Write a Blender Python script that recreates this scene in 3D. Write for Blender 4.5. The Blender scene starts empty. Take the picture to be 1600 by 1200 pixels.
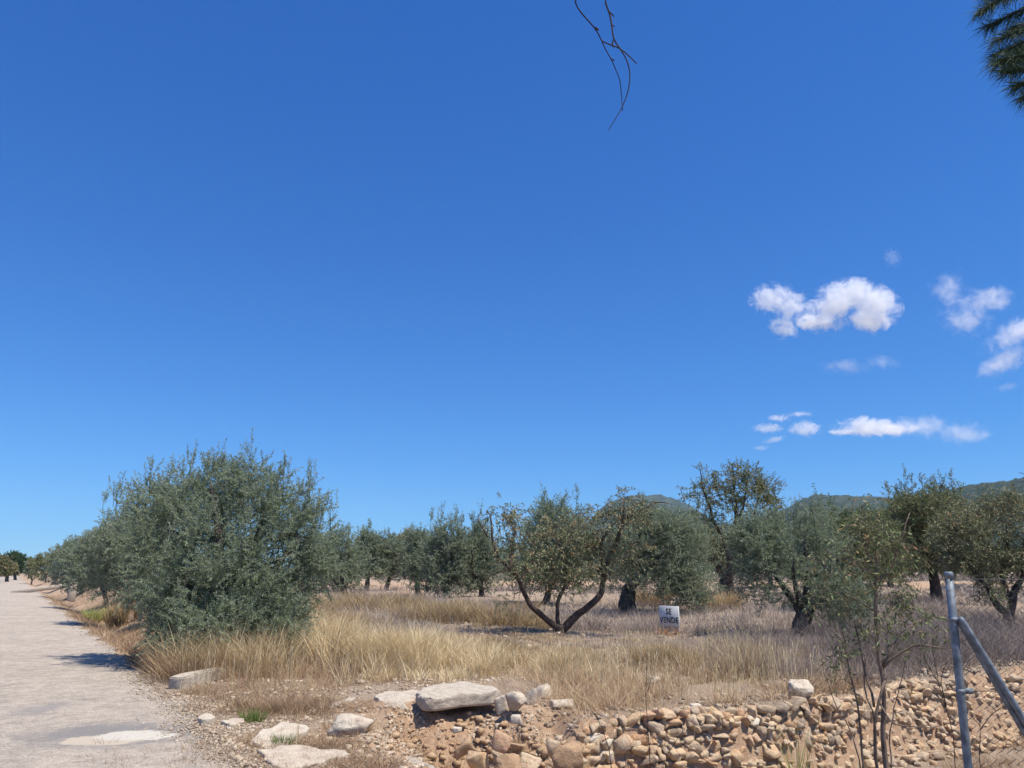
import bpy, bmesh, math, random
import numpy as np
from mathutils import Vector, Matrix, noise as mnoise
rng = np.random.default_rng(7); random.seed(7)
scene = bpy.context.scene; COL = scene.collection

# ------------------------------------------------------------------ camera, sky, sun, exposure
CAM_H = 1.6; PITCH = math.atan(293/1200)
cd = bpy.data.cameras.new('camera'); cam = bpy.data.objects.new('camera', cd); COL.objects.link(cam)
cd.sensor_width = 36; cd.sensor_fit = 'HORIZONTAL'; cd.lens = 36*1200/1600
cd.clip_start = 0.05; cd.clip_end = 20000
cam.location = (0, 0, CAM_H); cam.rotation_euler = (math.pi/2 + PITCH, 0, 0)
scene.camera = cam
SUN_EL = math.radians(65); SUN_AZ = math.radians(-28)       # from +X, a little towards the camera
sunv = Vector((math.cos(SUN_EL)*math.cos(SUN_AZ), math.cos(SUN_EL)*math.sin(SUN_AZ), math.sin(SUN_EL)))
w = bpy.data.worlds.new('World'); scene.world = w; w.use_nodes = True
wn = w.node_tree.nodes; wl = w.node_tree.links
sky = wn.new('ShaderNodeTexSky'); sky.sky_type = 'NISHITA'; sky.sun_disc = False
sky.sun_elevation = SUN_EL; sky.sun_rotation = math.pi/2 - SUN_AZ
sky.altitude = 900; sky.air_density = 1.0; sky.dust_density = 0.0; sky.ozone_density = 3.0
tint_ = wn.new('ShaderNodeMix'); tint_.data_type = 'RGBA'; tint_.blend_type = 'MULTIPLY'; tint_.inputs[0].default_value = 1
tint_.inputs[7].default_value = (.47, .79, 1.17, 1)
wl.new(sky.outputs[0], tint_.inputs[6])
sepc = wn.new('ShaderNodeSeparateColor'); comb = wn.new('ShaderNodeCombineColor'); wl.new(tint_.outputs[2], sepc.inputs[0])
for k, (p_, a_) in enumerate(((1.30, .79), (.95, .715), (.71, .85))):      # deep, clear air: bluer zenith, no yellow at the horizon
    m1 = wn.new('ShaderNodeMath'); m1.operation = 'MULTIPLY'; m1.inputs[1].default_value = .1414; wl.new(sepc.outputs[k], m1.inputs[0])
    m2 = wn.new('ShaderNodeMath'); m2.operation = 'POWER'; m2.inputs[1].default_value = p_; wl.new(m1.outputs[0], m2.inputs[0])
    m3 = wn.new('ShaderNodeMath'); m3.operation = 'MULTIPLY'; m3.inputs[1].default_value = a_/.1414; wl.new(m2.outputs[0], m3.inputs[0]); wl.new(m3.outputs[0], comb.inputs[k])
wl.new(comb.outputs[0], wn['Background'].inputs[0])
wn['Background'].inputs[1].default_value = 0.10
sl = bpy.data.lights.new('sun', 'SUN'); sl.energy = 4.6; sl.angle = math.radians(0.5); sl.color = (1.0, 0.94, 0.84)
so = bpy.data.objects.new('sun', sl); COL.objects.link(so); so.rotation_euler = sunv.to_track_quat('Z', 'Y').to_euler()
scene.view_settings.view_transform = 'Standard'; scene.view_settings.look = 'None'
scene.view_settings.exposure = 0.5; scene.view_settings.gamma = 1
cy = scene.cycles; cy.max_bounces = 6; cy.diffuse_bounces = 3; cy.glossy_bounces = 2; cy.transmission_bounces = 4
cy.transparent_max_bounces = 8; cy.volume_bounces = 4; cy.volume_step_rate = 1.0; cy.volume_max_steps = 128
cy.use_denoising = True; cy.caustics_reflective = False; cy.caustics_refractive = False

# ------------------------------------------------------------------ geometry helpers
cp, sp_ = math.cos(PITCH), math.sin(PITCH)
def ray(px, py):
    u = (px-800)/1200; v = -(py-600)/1200
    return np.array([u, cp - v*sp_, sp_ + v*cp])
def PD(px, py, D, dd=0.0):            # the place at forward distance D seen at that spot of the photograph
    d = ray(px, py); return np.array([0, 0, CAM_H]) + d*((D+dd)/d[1])
def GZ(px, py, z=0.0):
    d = ray(px, py); return np.array([0, 0, CAM_H]) + d*((z-CAM_H)/d[2])

def hash2(ix, iy, seed=0):
    n = (ix.astype(np.int64)*374761393 + iy.astype(np.int64)*668265263 + seed*1442695041) & 0xffffffff
    n = ((n ^ (n >> 13))*1274126177) & 0xffffffff
    return ((n ^ (n >> 16)) & 0xffff)/65535.0
def vnoise(x, y, seed=0):
    x = np.asarray(x, float); y = np.asarray(y, float)
    ix = np.floor(x); iy = np.floor(y); fx = x-ix; fy = y-iy
    fx = fx*fx*(3-2*fx); fy = fy*fy*(3-2*fy)
    a = hash2(ix, iy, seed); b = hash2(ix+1, iy, seed); c = hash2(ix, iy+1, seed); d = hash2(ix+1, iy+1, seed)
    return (a*(1-fx)+b*fx)*(1-fy) + (c*(1-fx)+d*fx)*fy
def fbm(x, y, oct=4, seed=0):
    s = 0; a = .5; f = 1.0
    for k in range(oct): s = s + a*vnoise(x*f, y*f, seed+k*17); a *= .5; f *= 2.03
    return s
def sstep(e0, e1, x):
    t = np.clip((x-e0)/(e1-e0), 0, 1); return t*t*(3-2*t)

def mesh_np(name, V, faces_flat, sizes, mat, parent=None, smooth=False, attr=None, tint=None):
    me = bpy.data.meshes.new(name)
    V = np.ascontiguousarray(V, dtype=np.float32); F = np.ascontiguousarray(faces_flat, dtype=np.int32)
    sizes = np.ascontiguousarray(sizes, dtype=np.int32)
    me.vertices.add(len(V)); me.vertices.foreach_set('co', V.ravel())
    me.loops.add(len(F)); me.loops.foreach_set('vertex_index', F)
    me.polygons.add(len(sizes))
    st = np.zeros(len(sizes), np.int32); st[1:] = np.cumsum(sizes)[:-1]
    me.polygons.foreach_set('loop_start', st); me.polygons.foreach_set('loop_total', sizes)
    if smooth: me.polygons.foreach_set('use_smooth', np.ones(len(sizes), bool))
    if tint is not None:
        a = me.attributes.new('tint', 'FLOAT', 'POINT'); a.data.foreach_set('value', np.ascontiguousarray(tint, dtype=np.float32))
    me.update(calc_edges=True); me.validate()
    if isinstance(mat, (list, tuple)):
        for m in mat: me.materials.append(m)
    else: me.materials.append(mat)
    o = bpy.data.objects.new(name, me); COL.objects.link(o)
    if parent is not None: o.parent = parent
    return o

class MB:
    """collects pieces of one mesh"""
    def __init__(s): s.v = []; s.f = []; s.n = []; s.t = []; s.c = 0
    def add(s, V, F, N, t=None):
        V = np.asarray(V, float).reshape(-1, 3)
        s.v.append(V); s.f.append(np.asarray(F).ravel() + s.c); s.n.append(np.asarray(N).ravel())
        if t is None: t = 0.5
        s.t.append(np.broadcast_to(np.asarray(t, float), (len(V),)).copy()); s.c += len(V)
    def tube(s, P, R, k=6, t=None, cap=True):
        P = np.asarray(P, float); n = len(P); R = np.broadcast_to(np.asarray(R, float), (n,))
        T = np.gradient(P, axis=0); T /= (np.linalg.norm(T, axis=1)[:, None]+1e-9)
        up = np.array([0, 0, 1.0]) if abs(T[0, 2]) < .9 else np.array([1.0, 0, 0])
        A = np.cross(T, up); A /= (np.linalg.norm(A, axis=1)[:, None]+1e-9); B = np.cross(T, A)
        th = np.arange(k)/k*2*math.pi
        V = P[:, None, :] + R[:, None, None]*(np.cos(th)[None, :, None]*A[:, None, :] + np.sin(th)[None, :, None]*B[:, None, :])
        i = np.arange(n-1)[:, None]*k; j = np.arange(k)[None, :]; j2 = (j+1) % k
        q = np.stack([i+j, i+j2, i+k+j2, i+k+j], -1).reshape(-1)
        N = np.full((n-1)*k, 4); F = q
        if cap:
            F = np.concatenate([F, np.arange(k)[::-1], (n-1)*k+np.arange(k)]); N = np.concatenate([N, [k, k]])
        s.add(V.reshape(-1, 3), F, N, t)
    def box(s, c, d, R=None, t=None, jit=0):
        V = np.array([[x, y, z] for z in (-1, 1) for y in (-1, 1) for x in (-1, 1)], float)*np.array(d)/2
        if jit: V += rng.normal(0, jit, V.shape)
        if R is not None: V = V @ np.array(R).T
        s.add(V+np.array(c), [0,2,3,1, 4,5,7,6, 0,1,5,4, 2,6,7,3, 0,4,6,2, 1,3,7,5], [4]*6, t)
    def build(s, name, mat, parent=None, smooth=False):
        return mesh_np(name, np.concatenate(s.v), np.concatenate(s.f), np.concatenate(s.n), mat, parent, smooth, tint=np.concatenate(s.t))

def tag(o, label=None, cat=None, group=None, kind=None):
    if label: o['label'] = label
    if cat: o['category'] = cat
    if group: o['group'] = group
    if kind: o['kind'] = kind
    return o
def empty(name, loc, label, cat, group=None):
    o = bpy.data.objects.new(name, None); COL.objects.link(o); o.location = loc; o.empty_display_size = .3
    return tag(o, label, cat, group)
def origin_to(o, p):
    """put a mesh object's origin at p without moving it"""
    p = Vector(p); o.data.transform(Matrix.Translation(-p)); o.location = p; return o

# ------------------------------------------------------------------ materials
def newmat(name, rough=.85, spec=.2):
    m = bpy.data.materials.new(name); m.use_nodes = True
    nt = m.node_tree; b = nt.nodes['Principled BSDF']; b.inputs['Roughness'].default_value = rough
    b.inputs['Specular IOR Level'].default_value = spec
    return m, nt, b
def N(nt, typ, **kw):
    n = nt.nodes.new(typ)
    for k, v in kw.items():
        if k.startswith('_'): setattr(n, k[1:], v)
        else: n.inputs[k].default_value = v
    return n
def ramp(nt, fac, stops, interp='LINEAR'):
    r = nt.nodes.new('ShaderNodeValToRGB'); r.color_ramp.interpolation = interp
    e = r.color_ramp.elements
    while len(e) < len(stops): e.new(.5)
    for q, (p, c) in zip(e, stops): q.position = p; q.color = (*c, 1) if len(c) == 3 else c
    nt.links.new(fac, r.inputs[0]); return r.outputs[0]
def noise(nt, vec, scale, detail=4, rough=.55, dist=0):
    n = nt.nodes.new('ShaderNodeTexNoise'); n.inputs['Scale'].default_value = scale; n.inputs['Detail'].default_value = detail
    n.inputs['Roughness'].default_value = rough; n.inputs['Distortion'].default_value = dist
    if vec is not None: nt.links.new(vec, n.inputs['Vector'])
    return n.outputs['Fac']
def mixc(nt, fac, a, b, mode='MIX'):
    n = nt.nodes.new('ShaderNodeMix'); n.data_type = 'RGBA'; n.blend_type = mode
    for sock, v in ((0, fac), (6, a), (7, b)):
        if hasattr(v, 'is_linked'): nt.links.new(v, n.inputs[sock])
        elif isinstance(v, (int, float)): n.inputs[sock].default_value = v
        else: n.inputs[sock].default_value = (*v, 1)
    return n.outputs[2]
def bump(nt, b, h, dist, strength=1.0):
    n = nt.nodes.new('ShaderNodeBump'); n.inputs['Distance'].default_value = dist; n.inputs['Strength'].default_value = strength
    nt.links.new(h, n.inputs['Height']); nt.links.new(n.outputs[0], b.inputs['Normal']); return n
def geo_pos(nt): return nt.nodes.new('ShaderNodeNewGeometry').outputs['Position']
def obj_co(nt): return nt.nodes.new('ShaderNodeTexCoord').outputs['Object']
def attr(nt, name='tint'):
    n = nt.nodes.new('ShaderNodeAttribute'); n.attribute_name = name; return n.outputs['Fac']

def leaf_mat(name, top_stops, under_stops, transl=.25, rough=.5):
    m = bpy.data.materials.new(name); m.use_nodes = True; nt = m.node_tree
    b = nt.nodes['Principled BSDF']; out = nt.nodes['Material Output']
    b.inputs['Roughness'].default_value = rough; b.inputs['Specular IOR Level'].default_value = .2
    t = attr(nt); g = nt.nodes.new('ShaderNodeNewGeometry')
    ctop = ramp(nt, t, top_stops); cun = ramp(nt, t, under_stops)
    c = mixc(nt, g.outputs['Backfacing'], ctop, cun)
    nt.links.new(c, b.inputs['Base Color'])
    tr = nt.nodes.new('ShaderNodeBsdfTranslucent'); nt.links.new(ctop, tr.inputs[0])
    mx = nt.nodes.new('ShaderNodeMixShader'); mx.inputs[0].default_value = transl
    nt.links.new(b.outputs[0], mx.inputs[1]); nt.links.new(tr.outputs[0], mx.inputs[2]); nt.links.new(mx.outputs[0], out.inputs[0])
    return m

M = {}
M['olive'] = leaf_mat('olive_leaf', [(0, (.14,.182,.11)), (.5, (.24,.287,.165)), (.93, (.35,.385,.265)), (1, (.42,.39,.24))],
                      [(0, (.24,.285,.225)), (1, (.42,.45,.36))], .38, .65)
M['almond'] = leaf_mat('almond_leaf', [(0, (.13,.165,.08)), (.4, (.235,.25,.13)), (.65, (.34,.30,.185)), (.9, (.38,.28,.18)), (1, (.46,.20,.08))],
                       [(0, (.14,.18,.09)), (.5, (.26,.25,.14)), (1, (.36,.25,.14))], .2, .6)
M['almond_green'] = leaf_mat('almond_leaf_green', [(0, (.10,.14,.06)), (.5, (.18,.21,.09)), (.85, (.29,.26,.13)), (1, (.38,.24,.11))],
                       [(0, (.14,.18,.09)), (1, (.28,.27,.14))], .22, .6)
M['pine'] = leaf_mat('pine_needle', [(0, (.03,.055,.042)), (.8, (.06,.10,.06)), (1, (.15,.24,.09))], [(0, (.025,.045,.025)), (1, (.10,.17,.05))], .06, .75)
M['pine_far'] = leaf_mat('pine_foliage_far', [(0, (.035,.07,.022)), (1, (.08,.13,.04))], [(0, (.035,.07,.022)), (1, (.08,.13,.04))], .1, .7)
M['gold'] = leaf_mat('dry_golden_grass', [(0, (.28,.20,.11)), (.4, (.50,.37,.20)), (.85, (.72,.57,.33)), (1, (.84,.71,.46))],
                     [(0, (.28,.20,.11)), (.4, (.50,.37,.20)), (.85, (.72,.57,.33)), (1, (.84,.71,.46))], .2, .55)
M['scrub'] = leaf_mat('dry_scrub_stems', [(0, (.21,.135,.08)), (.5, (.45,.31,.19)), (1, (.64,.48,.30))],
                      [(0, (.21,.135,.08)), (.5, (.45,.31,.19)), (1, (.64,.48,.30))], .1, .8)
M['lilac'] = leaf_mat('grey_thistle_stems', [(0, (.20,.16,.135)), (.5, (.38,.32,.275)), (1, (.51,.44,.375))],
                      [(0, (.20,.16,.135)), (.5, (.38,.32,.275)), (1, (.51,.44,.375))], .1, .8)
M['green'] = leaf_mat('fresh_green_grass', [(0, (.10,.15,.035)), (.5, (.24,.30,.07)), (1, (.45,.44,.16))],
                      [(0, (.10,.15,.035)), (.5, (.24,.30,.07)), (1, (.45,.44,.16))], .3, .5)

def bark(name, dark, light, scale=14):
    m, nt, b = newmat(name, .9, .15); co = geo_pos(nt)
    mp = N(nt, 'ShaderNodeMapping'); mp.inputs['Scale'].default_value = (1, 1, .35); nt.links.new(co, mp.inputs[0])
    f = noise(nt, mp.outputs[0], scale, 6, .65)
    nt.links.new(ramp(nt, f, [(.3, dark), (.7, light)]), b.inputs['Base Color']); bump(nt, b, f, .03, .8); return m
M['bark_olive'] = bark('olive_bark', (.04,.034,.03), (.13,.11,.095))
M['bark_almond'] = bark('almond_bark', (.035,.026,.023), (.125,.09,.072))
M['bark_dark'] = bark('dark_twig_bark', (.022,.017,.016), (.06,.045,.04))
M['bark_sap'] = bark('sapling_bark', (.10,.075,.055), (.26,.20,.155))
M['rust'] = bark('reddish_dead_wood', (.22,.085,.035), (.48,.20,.09))

def rock_mat(name, stops, bstr=.6, scale=9, rough=.9):
    m, nt, b = newmat(name, rough, .15); g = nt.nodes.new('ShaderNodeNewGeometry')
    t = attr(nt); base = ramp(nt, t, stops)
    f = noise(nt, g.outputs['Position'], scale, 7, .65); f2 = noise(nt, g.outputs['Position'], scale*6, 5, .7)
    c = mixc(nt, .45, base, ramp(nt, f, [(.32, (.18,.145,.12)), (.5, (.5,.47,.43)), (.72, (.72,.70,.66))]), 'OVERLAY')
    c = mixc(nt, ramp(nt, f2, [(.55, (0,0,0)), (.75, (1,1,1))]), c, mixc(nt, .5, c, (.14,.12,.10)))
    nt.links.new(c, b.inputs['Base Color'])
    s = N(nt, 'ShaderNodeMath', _operation='ADD'); nt.links.new(f, s.inputs[0])
    s2 = N(nt, 'ShaderNodeMath', _operation='MULTIPLY'); nt.links.new(f2, s2.inputs[0]); s2.inputs[1].default_value = .4; nt.links.new(s2.outputs[0], s.inputs[1])
    bump(nt, b, s.outputs[0], .05, bstr); return m
M['wall_rock'] = rock_mat('limestone_rubble', [(0, (.44,.35,.265)), (.25, (.57,.45,.325)), (.5, (.66,.51,.35)), (.75, (.68,.50,.31)), (.88, (.60,.37,.22)), (1, (.74,.65,.53))], .9, 17)
M['pale_rock'] = rock_mat('pale_limestone', [(0, (.42,.34,.25)), (.6, (.52,.44,.345)), (1, (.60,.53,.43))], .8, 8)
M['orange_rock'] = rock_mat('ochre_rock', [(0, (.38,.25,.15)), (1, (.46,.33,.21))], .6, 7)
M['gravel'] = rock_mat('gravel_stones', [(0, (.31,.245,.185)), (.5, (.45,.36,.26)), (1, (.58,.50,.40))], .3, 30)
M['concrete'] = rock_mat('weathered_concrete', [(0, (.37,.33,.275)), (1, (.53,.465,.38))], .7, 12)

def soil():
    m, nt, b = newmat('dry_soil', .95, .1); P = geo_pos(nt)
    f1 = noise(nt, P, .9, 6, .6); f2 = noise(nt, P, 9, 6, .7); f3 = noise(nt, P, 70, 4, .7)
    or_ = attr(nt, 'tint')                      # 1 on the raw orange bank, 0 on the field
    base = ramp(nt, f1, [(.3, (.33,.23,.16)), (.55, (.42,.305,.22)), (.75, (.50,.385,.295))])
    litter = ramp(nt, f2, [(.35, (.20,.155,.11)), (.55, (.35,.28,.20)), (.7, (.45,.38,.29))])
    c = mixc(nt, .5, base, litter)
    ora = ramp(nt, f2, [(.3, (.40,.25,.15)), (.55, (.52,.35,.225)), (.75, (.62,.47,.33))])
    c = mixc(nt, or_, c, ora)
    v = nt.nodes.new('ShaderNodeTexVoronoi'); v.inputs['Scale'].default_value = 34; nt.links.new(P, v.inputs['Vector'])
    peb = ramp(nt, v.outputs['Distance'], [(.0, (1,1,1)), (.28, (.7,.7,.7)), (.34, (0,0,0))])
    msk = mixc(nt, 1.0, peb, ramp(nt, noise(nt, P, 3.1, 4), [(.48, (0,0,0)), (.62, (.9,.9,.9))]), 'MULTIPLY')
    c = mixc(nt, msk, c, mixc(nt, v.outputs['Color'], (.38,.32,.26), (.60,.54,.46)))
    nt.links.new(c, b.inputs['Base Color'])
    s = N(nt, 'ShaderNodeMath', _operation='ADD'); nt.links.new(f2, s.inputs[0]); nt.links.new(f3, s.inputs[1])
    bump(nt, b, s.outputs[0], .03, .9); return m
M['soil'] = soil()

def road():
    m, nt, b = newmat('worn_asphalt', .9, .2); P = geo_pos(nt)
    f1 = noise(nt, P, .55, 5, .6); f2 = noise(nt, P, 60, 3, .8); f3 = noise(nt, P, 4, 5, .65)
    c = ramp(nt, f1, [(.3, (.39,.345,.29)), (.6, (.455,.40,.335)), (.8, (.51,.455,.385))])
    c = mixc(nt, .5, c, ramp(nt, f3, [(.3, (.25,.23,.215)), (.55, (.50,.47,.44)), (.8, (.62,.60,.58))]), 'OVERLAY')
    sp = ramp(nt, f2, [(.32, (.09,.085,.08)), (.47, (.5,.5,.5)), (.56, (.5,.5,.5)), (.72, (.85,.83,.8))])
    c = mixc(nt, .75, c, sp, 'OVERLAY')
    f4 = noise(nt, P, 13, 5, .75); c = mixc(nt, .32, c, ramp(nt, f4, [(.34, (.22,.21,.20)), (.5, (.5,.5,.5)), (.66, (.74,.73,.72))]), 'OVERLAY')
    wv = nt.nodes.new('ShaderNodeTexVoronoi'); wv.feature = 'DISTANCE_TO_EDGE'; wv.inputs['Scale'].default_value = .55
    jn = nt.nodes.new('ShaderNodeTexNoise'); jn.inputs['Scale'].default_value = 2.2; jn.inputs['Detail'].default_value = 5; nt.links.new(P, jn.inputs['Vector'])
    jm = N(nt, 'ShaderNodeVectorMath', _operation='MULTIPLY_ADD'); nt.links.new(jn.outputs['Color'], jm.inputs[0]); jm.inputs[1].default_value = (.9, .9, 0); nt.links.new(P, jm.inputs[2]); nt.links.new(jm.outputs[0], wv.inputs['Vector'])
    crack = mixc(nt, 1.0, ramp(nt, wv.outputs['Distance'], [(0, (.75,.75,.75)), (.012, (0,0,0))]), ramp(nt, noise(nt, P, .8, 2), [(.5, (0,0,0)), (.6, (1,1,1))]), 'MULTIPLY')
    c = mixc(nt, crack, c, (.16,.15,.14))
    # worn hole: darker old asphalt round pale dust
    def blob(px, py, rx, ry, ang=0.0):
        g = GZ(px, py); mp = N(nt, 'ShaderNodeMapping', _vector_type='TEXTURE'); mp.inputs['Location'].default_value = (g[0], g[1], 0)
        mp.inputs['Rotation'].default_value = (0, 0, ang)
        mp.inputs['Scale'].default_value = (rx, ry, 1000); nt.links.new(P, mp.inputs[0])
        ln = N(nt, 'ShaderNodeVectorMath', _operation='LENGTH'); nt.links.new(mp.outputs[0], ln.inputs[0])
        a = N(nt, 'ShaderNodeMath', _operation='MULTIPLY_ADD'); nt.links.new(noise(nt, P, 3.3, 6, .7), a.inputs[0]); a.inputs[1].default_value = 1.3
        nt.links.new(ln.outputs['Value'], a.inputs[2]); s = N(nt, 'ShaderNodeMath', _operation='SUBTRACT'); nt.links.new(a.outputs[0], s.inputs[0]); s.inputs[1].default_value = .65
        return s.outputs[0]
    d1 = ramp(nt, blob(175, 1150, .95, .75), [(.55, (.8,.8,.8)), (1.0, (0,0,0))])
    c = mixc(nt, d1, c, (.205,.195,.185))
    d4 = ramp(nt, blob(62, 1112, .3, .6), [(.4, (.6,.6,.6)), (1.0, (0,0,0))]); c = mixc(nt, d4, c, (.22,.21,.20))
    d2 = ramp(nt, blob(155, 1161, .42, .23), [(.85, (1,1,1)), (1.0, (0,0,0))]); c = mixc(nt, d2, c, mixc(nt, f3, (.46,.385,.29), (.54,.46,.36)))
    d3 = ramp(nt, blob(215, 1152, .40, .27), [(.85, (1,1,1)), (1.0, (0,0,0))]); c = mixc(nt, d3, c, mixc(nt, f2, (.46,.41,.33), (.68,.63,.54)))
    nt.links.new(c, b.inputs['Base Color']); bump(nt, b, f2, .02, .8); return m
M['road'] = road()

def simple(name, col, rough=.6, metal=0, var=.0, scale=20):
    m, nt, b = newmat(name, rough, .4); b.inputs['Metallic'].default_value = metal
    f = noise(nt, obj_co(nt), scale, 5, .65)
    a = tuple(max(0, c*(1-var)) for c in col); d = tuple(min(1, c*(1+var)) for c in col)
    nt.links.new(ramp(nt, f, [(.3, a), (.7, d)]), b.inputs['Base Color']); return m
M['zinc'] = simple('galvanised_steel', (.17,.195,.22), .6, .3, .55, 18)
M['wire'] = simple('fence_wire', (.10,.10,.105), .6, .3, .2)
M['white'] = simple('weathered_white_paint', (.66,.66,.64), .6, 0, .12, 12)
M['black'] = simple('faded_black_paint', (.03,.03,.032), .6, 0, .3)
M['hill'] = None
m, nt, b = newmat('forested_hill', 1, 0); P = geo_pos(nt)
c = ramp(nt, noise(nt, P, .05, 7, .8), [(.38, (.018,.032,.018)), (.5, (.045,.065,.032)), (.66, (.15,.135,.09))])
nt.links.new(c, b.inputs['Base Color']); bump(nt, b, noise(nt, P, .09, 6, .75), 9, 1); M['hill'] = m

# ------------------------------------------------------------------ terrain
RN = np.array([.845, .535])                      # across the road, to the right
RD = np.array([-.5347, .8451])                   # along the road
def s_of(x, y): return RN[0]*x + RN[1]*y - 1.94
LOWPOLY = np.array([(40, 40*.0+9), (40, 30), (20, 19.5), (12.5, 15.2), (8.39, 13.35), (6.99, 12.6), (5.75, 12.1), (4.29, 10.95), (3.18, 10.2), (2.3, 9.85), (1.5, 9.7),
                    (.75, 9.55), (.42, 9.75), (.1, 10.1), (-.35, 10.3), (-1.1, 10.05), (-1.55, 9.75), (-1.6, 8.9), (-1.45, 8.0), (-1.0, 7.2), (.2, 6.4), (.8, 3.0), (.9, -6), (40, -6)])
def poly_sd(x, y, P):
    """signed distance to a closed polygon, positive inside"""
    d = np.full(x.shape, 1e9); ins = np.zeros(x.shape, bool)
    n = len(P)
    for i in range(n):
        a = P[i]; b = P[(i+1) % n]; e = b-a; wx = x-a[0]; wy = y-a[1]
        t = np.clip((wx*e[0]+wy*e[1])/(e@e), 0, 1)
        d = np.minimum(d, np.hypot(wx-t*e[0], wy-t*e[1]))
        c = ((a[1] > y) != (b[1] > y)) & (x < (b[0]-a[0])*(y-a[1])/(b[1]-a[1]+1e-12)+a[0])
        ins ^= c
    return np.where(ins, d, -d)
FR = [0, 12, 18, 28, 38, 43, 46, 60, 120, 400, 900, 9000]; FZ = [0, 0, .15, .55, .68, .72, 1.05, 1.12, 1.2, 1.25, 1.3, 1.4]
def low_amt(x, y):
    sd = poly_sd(x, y, LOWPOLY)
    bankw = 1.25*(1-sstep(.3, 1.0, x)) + .34*sstep(.3, 1.0, x)
    sd = sd + (fbm(x*1.7, y*1.7, 3, 5)-.45)*.35*(1-sstep(.3, 1.0, x))
    shift = (.115+(fbm(x*2.3, y*2.3, 3, 19)-.47)*.14)*sstep(.3, 1.0, x)
    return sstep(0, 1, (sd-shift)/bankw), sd
def height(x, y):
    x = np.asarray(x, float); y = np.asarray(y, float)
    r = np.hypot(x, y); s = s_of(x, y)
    z = np.interp(np.where(y > 0, r, 0), FR, FZ)
    far = sstep(12.5, 17, y)
    side = sstep(1.6, 4.2, s)
    z = z*(side) 
    z += far*(-.30*np.exp(-((s-1.0)/.55)**2)) + far*.25*sstep(1.6, 3.4, s)*(1-sstep(6, 12, s))
    z += .45*sstep(-6.2, -9, s)*sstep(25, 50, y)
    off = sstep(.05, 1.2, s) + sstep(-5.3, -6.5, s)
    near = 1-sstep(60, 200, r)
    z += off*near*((fbm(x*.6, y*.6, 4, 1)-.47)*.22 + (fbm(x*3.1, y*3.1, 4, 9)-.47)*.11)
    z += off*(1-near)*(fbm(x*.02, y*.02, 3, 4)-.47)*.5
    lo, sd = low_amt(x, y)
    z = z - lo*(.82 + .12*(fbm(x*1.1, y*1.1, 3, 30)-.5))
    # raw rubble surface of the bank
    z += (lo > 0)*(lo < .98)*(fbm(x*6, y*6, 4, 40)-.47)*.16
    # hole washed out of the bank beside the wall
    z -= .34*np.exp(-(((x-.47)/.2)**2+((y-9.55)/.3)**2))
    return z
def hz(x, y): return float(height(np.array([x]), np.array([y]))[0])
def polar_grid():
    th = np.concatenate([np.linspace(-180, -42, 50)[:-1], np.linspace(-42, 42, 760)[:-1], np.linspace(42, 180, 50)[:-1]])
    r = np.concatenate([np.linspace(.5, 5.5, 14)[:-1], 5.5*np.exp(np.linspace(0, math.log(30/5.5), 250))[:-1], 30*np.exp(np.linspace(0, math.log(9000/30), 150))])
    T, R = np.meshgrid(np.radians(th), r); X = R*np.sin(T); Y = R*np.cos(T)
    Z = height(X.ravel(), Y.ravel())
    V = np.stack([X.ravel(), Y.ravel(), Z], 1); nr, ntn = R.shape
    V = np.concatenate([V, [[0, 0, 0]]])
    i = np.arange(nr-1)[:, None]*ntn; j = np.arange(ntn)[None, :]; j2 = (j+1) % ntn
    q = np.stack([i+j, i+j2, i+ntn+j2, i+ntn+j], -1)[..., ::-1].reshape(-1)
    c = len(V)-1; jj = np.arange(ntn); tr = np.stack([np.full(ntn, c), (jj+1) % ntn, jj], -1).reshape(-1)
    F = np.concatenate([q, tr]); S = np.concatenate([np.full((nr-1)*ntn, 4), np.full(ntn, 3)])
    lo, sd = low_amt(V[:, 0], V[:, 1])
    tint = np.clip((lo > .02)*(1-sstep(.93, 1, lo)) + .8*np.exp(-((sd+.15)/.3)**2)*(V[:, 0] < 1.2), 0, 1)
    tint = np.maximum(tint, .7*sstep(.56, .64, fbm(V[:, 0]*.12, V[:, 1]*.12, 3, 77))*(np.hypot(V[:, 0], V[:, 1]) > 16))
    tint = np.maximum(tint, .55*(s_of(V[:, 0], V[:, 1]) > 1.2)*(s_of(V[:, 0], V[:, 1]) < 4)*(V[:, 1] > 14))
    rr_ = np.hypot(V[:, 0], V[:, 1]); tint = np.maximum(tint, (.6)*(rr_ > 42.2)*(rr_ < 46.5)*(V[:, 1] > 0)*(s_of(V[:, 0], V[:, 1]) > 6)*sstep(.36, .5, fbm(V[:, 0]*.2, V[:, 1]*.2, 3, 88)))
    o = mesh_np('ground', V, F, S, M['soil'], smooth=True, tint=tint); tag(o, kind='structure')
    return o
ground = polar_grid()

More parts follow.
